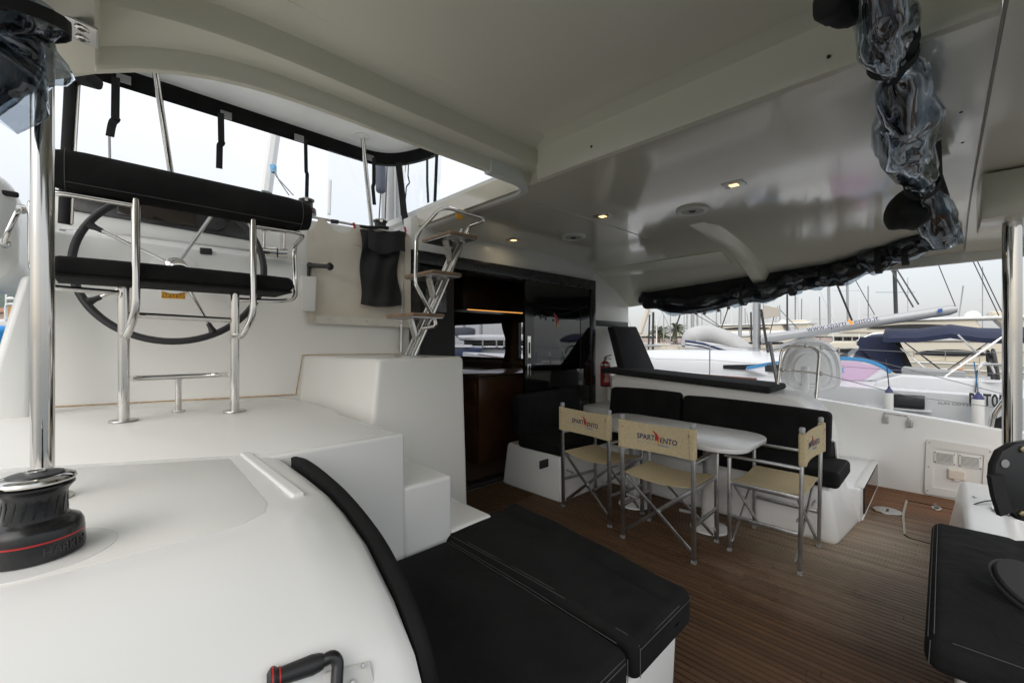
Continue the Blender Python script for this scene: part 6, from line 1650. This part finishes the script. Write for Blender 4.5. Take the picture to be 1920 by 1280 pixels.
def motor_yacht(lab, x0, y0, y1, zoff, m='hull_cream', name='motor_yacht', fly=True, text=None):
    """moored parallel to us; near side at x0, stern y0, bow y1"""
    t = thing(name, lab, 'motor yacht', 'large motor yachts')
    L = y1-y0
    def line(a): return .55+.6*max(0,a-.2)**1.3
    def side(a, b):
        y = y0+L*a; z0, z1 = -1.1, line(a)+zoff
        return (x0 + .5*max(0,(a-.6)/.4)**2*5 + .25*(1-b), y, z0+(z1-z0)*b)
    M().sheet(side, 16, 6, 4.6, (1,0,0)).build('hull', G(m), t, ang=40)
    for k, (a0, a1, dz) in enumerate(((.0,.75,-.08),(.0,.8,-.42))):
        M().tube([Vector(side(a0+(a1-a0)*i/8, .9 if k == 0 else .62))+Vector((-.02,0,0)) for i in range(9)], .035, 6).build('rub_rail', G('white_paint'), t)
    # superstructure decks
    def deck(name_, ya, yb, za, zb, ins, rake0, rake1, mt):
        p = [(ya,za),(yb,za),(yb-rake1,zb),(ya+rake0,zb)]
        return M().prism([Vector((x0+ins, y, z)) for y, z in p], (4.6-2*ins,0,0)).build(name_, mt, t, bevel=.12, seg=3)
    deck('saloon_deck', y0+L*.16, y0+L*.72, .5+zoff, 1.75+zoff, .35, .1, 2.2, G(m))
    if fly:
        deck('flybridge', y0+L*.12, y0+L*.55, 1.75+zoff, 2.35+zoff, .2, -.5, 1.0, G('white_paint'))
        deck('wheelhouse', y0+L*.25, y0+L*.60, 2.32+zoff, 3.05+zoff, .7, .3, 1.4, G(m))
        deck('hardtop', y0+L*.16, y0+L*.54, 3.05+zoff, 3.20+zoff, .5, -.3, .3, G('white_paint'))
        deck('arch', y0+L*.14, y0+L*.20, 2.3+zoff, 3.5+zoff, .8, .9, -.8, G(m))
        M().lathe([(.35,0),(.38,.15),(.2,.38),(0,.42)], 16, Matrix.Translation((x0+2.2,y0+L*.27,3.2+zoff))).build('radar_dome', G('white_paint'), t)
        M().tube([(x0+2.2,y0+L*.30,3.2+zoff),(x0+2.2,y0+L*.29,5.2+zoff)], .04, 6).build('aerial', G('mast_alu'), t)
    def lens(ya, yb, zc, h, off, mt='window_dark', nm='window'):
        pts = [Vector((off, ya+(yb-ya)*i/12, zc + h*math.sin(i/12*math.pi)**.6)) for i in range(13)] + [Vector((off, yb-(yb-ya)*i/12, zc - h*.35*math.sin(i/12*math.pi)**.6)) for i in range(1,12)]
        M().prism(pts, (.03,0,0)).build(nm, G(mt), t)
    lens(y0+L*.24, y0+L*.40, .98+zoff, .30, x0+.31); lens(y0+L*.42, y0+L*.62, 1.0+zoff, .34, x0+.31); 
    if fly: lens(y0+L*.30, y0+L*.52, 2.62+zoff, .22, x0+.62)
    for a in (.35,.40,.55,.60): 
        s = Vector(side(a,.45)); M().lathe([(.0,.0),(.22,0),(.22,.03),(.0,.03)], 18, Matrix.Translation(s+Vector((-.03,0,0))) @ Matrix.Rotation(R(-90),4,'Y') @ Matrix.Scale(.45,4,(1,0,0))).build('porthole', G('window_dark'), t)
    m2 = M()
    for i in range(12):
        a = .05+.07*i; p = Vector(side(a,1.0)); m2.tube([p+Vector((.05,0,0)), p+Vector((.05,0,.6))], .018, 4)
    m2.tube([Vector(side(.05+.07*i,1.0))+Vector((.05,0,.6)) for i in range(12)], .018, 4); m2.build('guard_rail', G('steel_dull'), t)
    M().tube([Vector(side(.30,.70))+Vector((-.12,0,0)), Vector(side(.30,.52))+Vector((-.12,0,0))], .13, 10).build('orange_fender', mat('fender_peach', (.60,.36,.22), .6) if 'fender_peach' not in MAT else G('fender_peach'), t)
    if text:
        put_text(text, .42, Vector(side(.10,.72))+Vector((-.03,0,0)), (0,-1,0), (0,0,1), G('grey_print'), t)
    return t
motor_yacht('big cream motor yacht with dark lens shaped windows behind the navy bimini', 36, -6.5, 13, -.35, text='RM 2.47')
motor_yacht('cream motor yacht with a wooden rail whose flybridge shows left of the boom lettering', 52, 6, 30, .2)
motor_yacht('white motor yacht at the far right with a tall radar mast', 46, -26, -6, .3, 'hull_cream')

# --- boats seen through the saloon window
def window_boats():
    t = thing('moored_catamaran', 'white catamaran with dark windows seen through the saloon window', 'catamaran')
    def bx(n_, u0, u1, v0, v1, d, mt, th=3, bev=.25): M().prism([P(u0,v1,d=d),P(u1,v1,d=d+ (u1-u0)*.0),P(u1,v0,d=d),P(u0,v0,d=d)], Vector((SY,CY,0))*th).build(n_, G(mt), t, bevel=bev, seg=3)
    bx('hull', 893, 1010, 651, 690, 30, 'hull_white'); bx('coach_roof', 858, 1010, 627, 638, 31, 'hull_white', 5); bx('window_band', 870, 1010, 637.5, 650, 32, 'window_dark', 3, .05); bx('deck_edge', 880, 1010, 649, 652, 29.6, 'white_paint', 2, .05)
    for u in (905,931,945): M().tube([P(u,638,d=29.5), P(u,651,d=29.5)], .06, 6).build('stanchion', G('steel_dull'), t)
    t2 = thing('moored_yacht', 'dark blue hulled boat with a grey canopy seen through the saloon window', 'boat')
    q = [P(838,690,d=26),P(890,690,d=26),P(903,652,d=26),P(838,650,d=26)]
    M().prism(q, Vector((SY,CY,0))*3).build('hull', mat('hull_navy', (.012,.03,.09), .3), t2, bevel=.1)
    M().prism([P(836,651,d=25.9),P(880,651,d=25.9),P(876,647,d=25.9),P(836,646,d=25.9)], Vector((SY,CY,0))*3).build('deck', G('white_paint'), t2)
    M().prism([P(836,633,d=27),P(856,634,d=27),P(846,615,d=27),P(836,613,d=27)], Vector((SY,CY,0))*2).build('bridge', G('white_paint'), t2, bevel=.1)
    M().prism([P(849,628,d=27),P(888,627,d=27),P(888,615,d=27),P(878,613,d=27),P(852,614,d=27)], Vector((SY,CY,0))*1.5).build('canopy', mat('canopy_grey', (.08,.09,.11), .7), t2, bevel=.08)
    for u in (870,902,955): M().tube([P(u,600,d=40), P(u,640,d=40)], .16, 6).build('mast', G('mast_alu'), t2)
    t3 = thing('far_shed', 'pale grid fronted building seen through the second saloon window', 'building')
    M().prism([P(965,650,d=60),P(1000,650,d=60),P(1000,608,d=60),P(965,608,d=60)], Vector((SY,CY,0))*6).build('wall', G('pale_roof'), t3)
    for k in range(6):
        M().tube([P(972+k*3.5,612,d=59.9), P(972+k*3.5,630,d=59.9)], .08, 4).build('mullion', G('wire_dark'), t3)
window_boats()

# --- shore
def shore():
    # quay running behind the moorings
    def pp(u, d): p = P(u, 640, d=d); return p
    a, b, c, d_ = pp(1120,75), pp(2100,95), pp(2100,260), pp(1050,260)
    q = struct(M().hexa([Vector((p.x,p.y,-3)) for p in (a,b,c,d_)], [Vector((p.x,p.y,-.1)) for p in (a,b,c,d_)]).build('quay', G('concrete')))
    # pinkish sea wall
    w = thing('sea_wall', 'long low pinkish wall behind the moored boats', 'wall')
    a, b = pp(1140,88), pp(1560,100); M().prism([Vector((a.x,a.y,-.2)),Vector((b.x,b.y,-.2)),Vector((b.x,b.y,2.3)),Vector((a.x,a.y,2.1))], (1,1,0)).build('body', G('pink_wall'), w)
    t = thing('harbour_building', 'long flat roofed harbour building with a dark window band behind the palms', 'building')
    a, b = pp(1150,120), pp(1640,135)
    def band(n_, z0, z1, m, o, th): M().prism([Vector((a.x,a.y,z0))+o, Vector((b.x,b.y,z0))+o, Vector((b.x,b.y,z1))+o, Vector((a.x,a.y,z1))+o], Vector((SY,CY,0))*th).build(n_, m, t)
    band('wall', -.2, 1.6, G('pale_roof'), Vector((0,0,0)), 12); band('window_band', 1.6, 2.9, G('window_dark'), Vector((SY,CY,0))*.6, 11); band('roof', 2.9, 4.0, G('pale_roof'), Vector((-SY,-CY,0))*.8, 14)
    for k in range(26):
        f = (k+.5)/26; c = a*(1-f)+b*f; M().box(-.15,.15,-.15,.15,1.6,2.9, mx=Matrix.Translation(Vector((c.x,c.y,0)))).build('post', G('pale_roof'), t)
    def palm(u, v0, v1, d, lab, seed):
        rnd = random.Random(seed); b_ = P(u, v0, d=d); top = P(u+1, v1, d=d); t = thing('palm_tree', lab, 'palm tree', 'palm trees on the quay')
        n = 9; M().tube([b_*(1-i/n)+top*(i/n)+Vector((.1*math.sin(i*.6),0,0)) for i in range(n+1)], [.34-.10*i/n for i in range(n+1)], 10).build('trunk', G('palm_trunk'), t)
        m = M()
        for k in range(46):
            az = rnd.uniform(0, 6.283); el = rnd.uniform(-.5, 1.35); ln = rnd.uniform(1.9, 2.7); dr = Vector((math.cos(az)*math.cos(el), math.sin(az)*math.cos(el), math.sin(el)))
            pts = [top + dr*ln*s + Vector((0,0,-1))*(.9*s*s*ln*.5) for s in (0,.25,.5,.75,1)]
            side = dr.cross(Vector((0,0,1))).normalized()
            for s in range(1, 13):
                f = s/13; i = min(3, int(f*4)); tt = f*4-i; c = pts[i]*(1-tt)+pts[i+1]*tt; w_ = .42*(1-.55*f)
                for sg in (-1, 1):
                    tip = c + side*sg*w_ + (pts[i+1]-pts[i]).normalized()*.28 + Vector((0,0,-.16-.1*rnd.random()))
                    ax = (pts[i+1]-pts[i]).normalized()*.055
                    m.add([c-ax, c+ax, tip], [(0,1,2)])
            m.tube(pts, .02, 4)
        m.build('crown', G('palm_leaf'), t)
    palm(1234, 650, 624, 72, 'palm tree nearest the charcoal backrest', 4)
    palm(1266, 650, 618, 72, 'taller palm tree right of the other palm', 9)
    # parked vans and cars hint along the quay are low shapes behind the rails
    # hills to port
    h = M()
    def hf(a, b):
        u = -900+1100*a; hgt = (210+60*math.sin(a*7)+30*math.sin(a*17+1))*math.sin(b*math.pi/2)
        p = P(u, 640, d=1150+500*b); return (p.x, p.y, -1+hgt*(.35+.65*min(1,a*1.4)))
    h.sheet(hf, 60, 12, 0); struct(h.build('hill', G('hill_green'), ang=80))
    lp = struct(M().hexa([Vector((p.x,p.y,-3)) for p in (P(-600,640,d=60),P(90,640,d=60),P(90,640,d=420),P(-600,640,d=420))], [Vector((p.x,p.y,.2)) for p in (P(-600,640,d=60),P(90,640,d=60),P(90,640,d=420),P(-600,640,d=420))]).build('shore_ground', G('concrete')))
    t = thing('shore_house', 'small ochre house with a tiled roof on the shore at the port edge', 'house')
    M().prism([P(-30,640,d=120),P(8,640,d=120),P(8,584,d=120),P(-30,582,d=120)], Vector((SY,CY,0))*8).build('wall', G('house_wall'), t)
    M().prism([P(-34,584,d=119),P(12,585,d=119),P(6,577,d=122),P(-30,575,d=122)], Vector((SY,CY,0))*8).build('roof', G('roof_tile'), t)
    t = thing('port_motor_boat', 'white motor boat with orange brown canvas and a radar dome at the port edge', 'boat')
    d = 17
    M().prism([P(-60,640,d=d),P(24,625,d=d),P(24,598,d=d),P(-60,598,d=d)], Vector((SY,CY,0))*3).build('hull', G('hull_white'), t, bevel=.1)
    M().prism([P(2,640,d=d-.2),P(20,640,d=d-.2),P(22,614,d=d-.2),P(2,614,d=d-.2)], Vector((SY,CY,0))*.2).build('hull_window', G('window_dark'), t)
    M().prism([P(12,600,d=d+.5),P(24,600,d=d+.5),P(26,572,d=d+.5),P(14,574,d=d+.5)], Vector((SY,CY,0))*.5).build('canvas', mat('canvas_ochre', (.42,.24,.10), .8), t)
    M().tube(fillet([P(11,600,d=d), P(11,574,d=d), P(15,570,d=d), P(32,570,d=d)], .2, 4), .05, 8).build('arch', G('white_paint'), t)
    M().lathe([(.11,0),(.12,.05),(.06,.11),(0,.12)], 16, Matrix.Translation(P(20,562,d=d))).build('radar_dome', G('white_paint'), t)
    M().tube([P(11,540,d=d), P(11,575,d=d)], .03, 5).build('aerial', G('white_paint'), t)
    o = M().rbox(-.09,.09,-.09,.09,-.12,.12,.07, mx=Matrix.Translation(P(2,632,d=4.4))).build('blue_fender', mat('fender_blue', (.01,.22,.55), .5)); tag(o, 'bright blue fender knob at the port edge of the picture', 'fender')
shore()
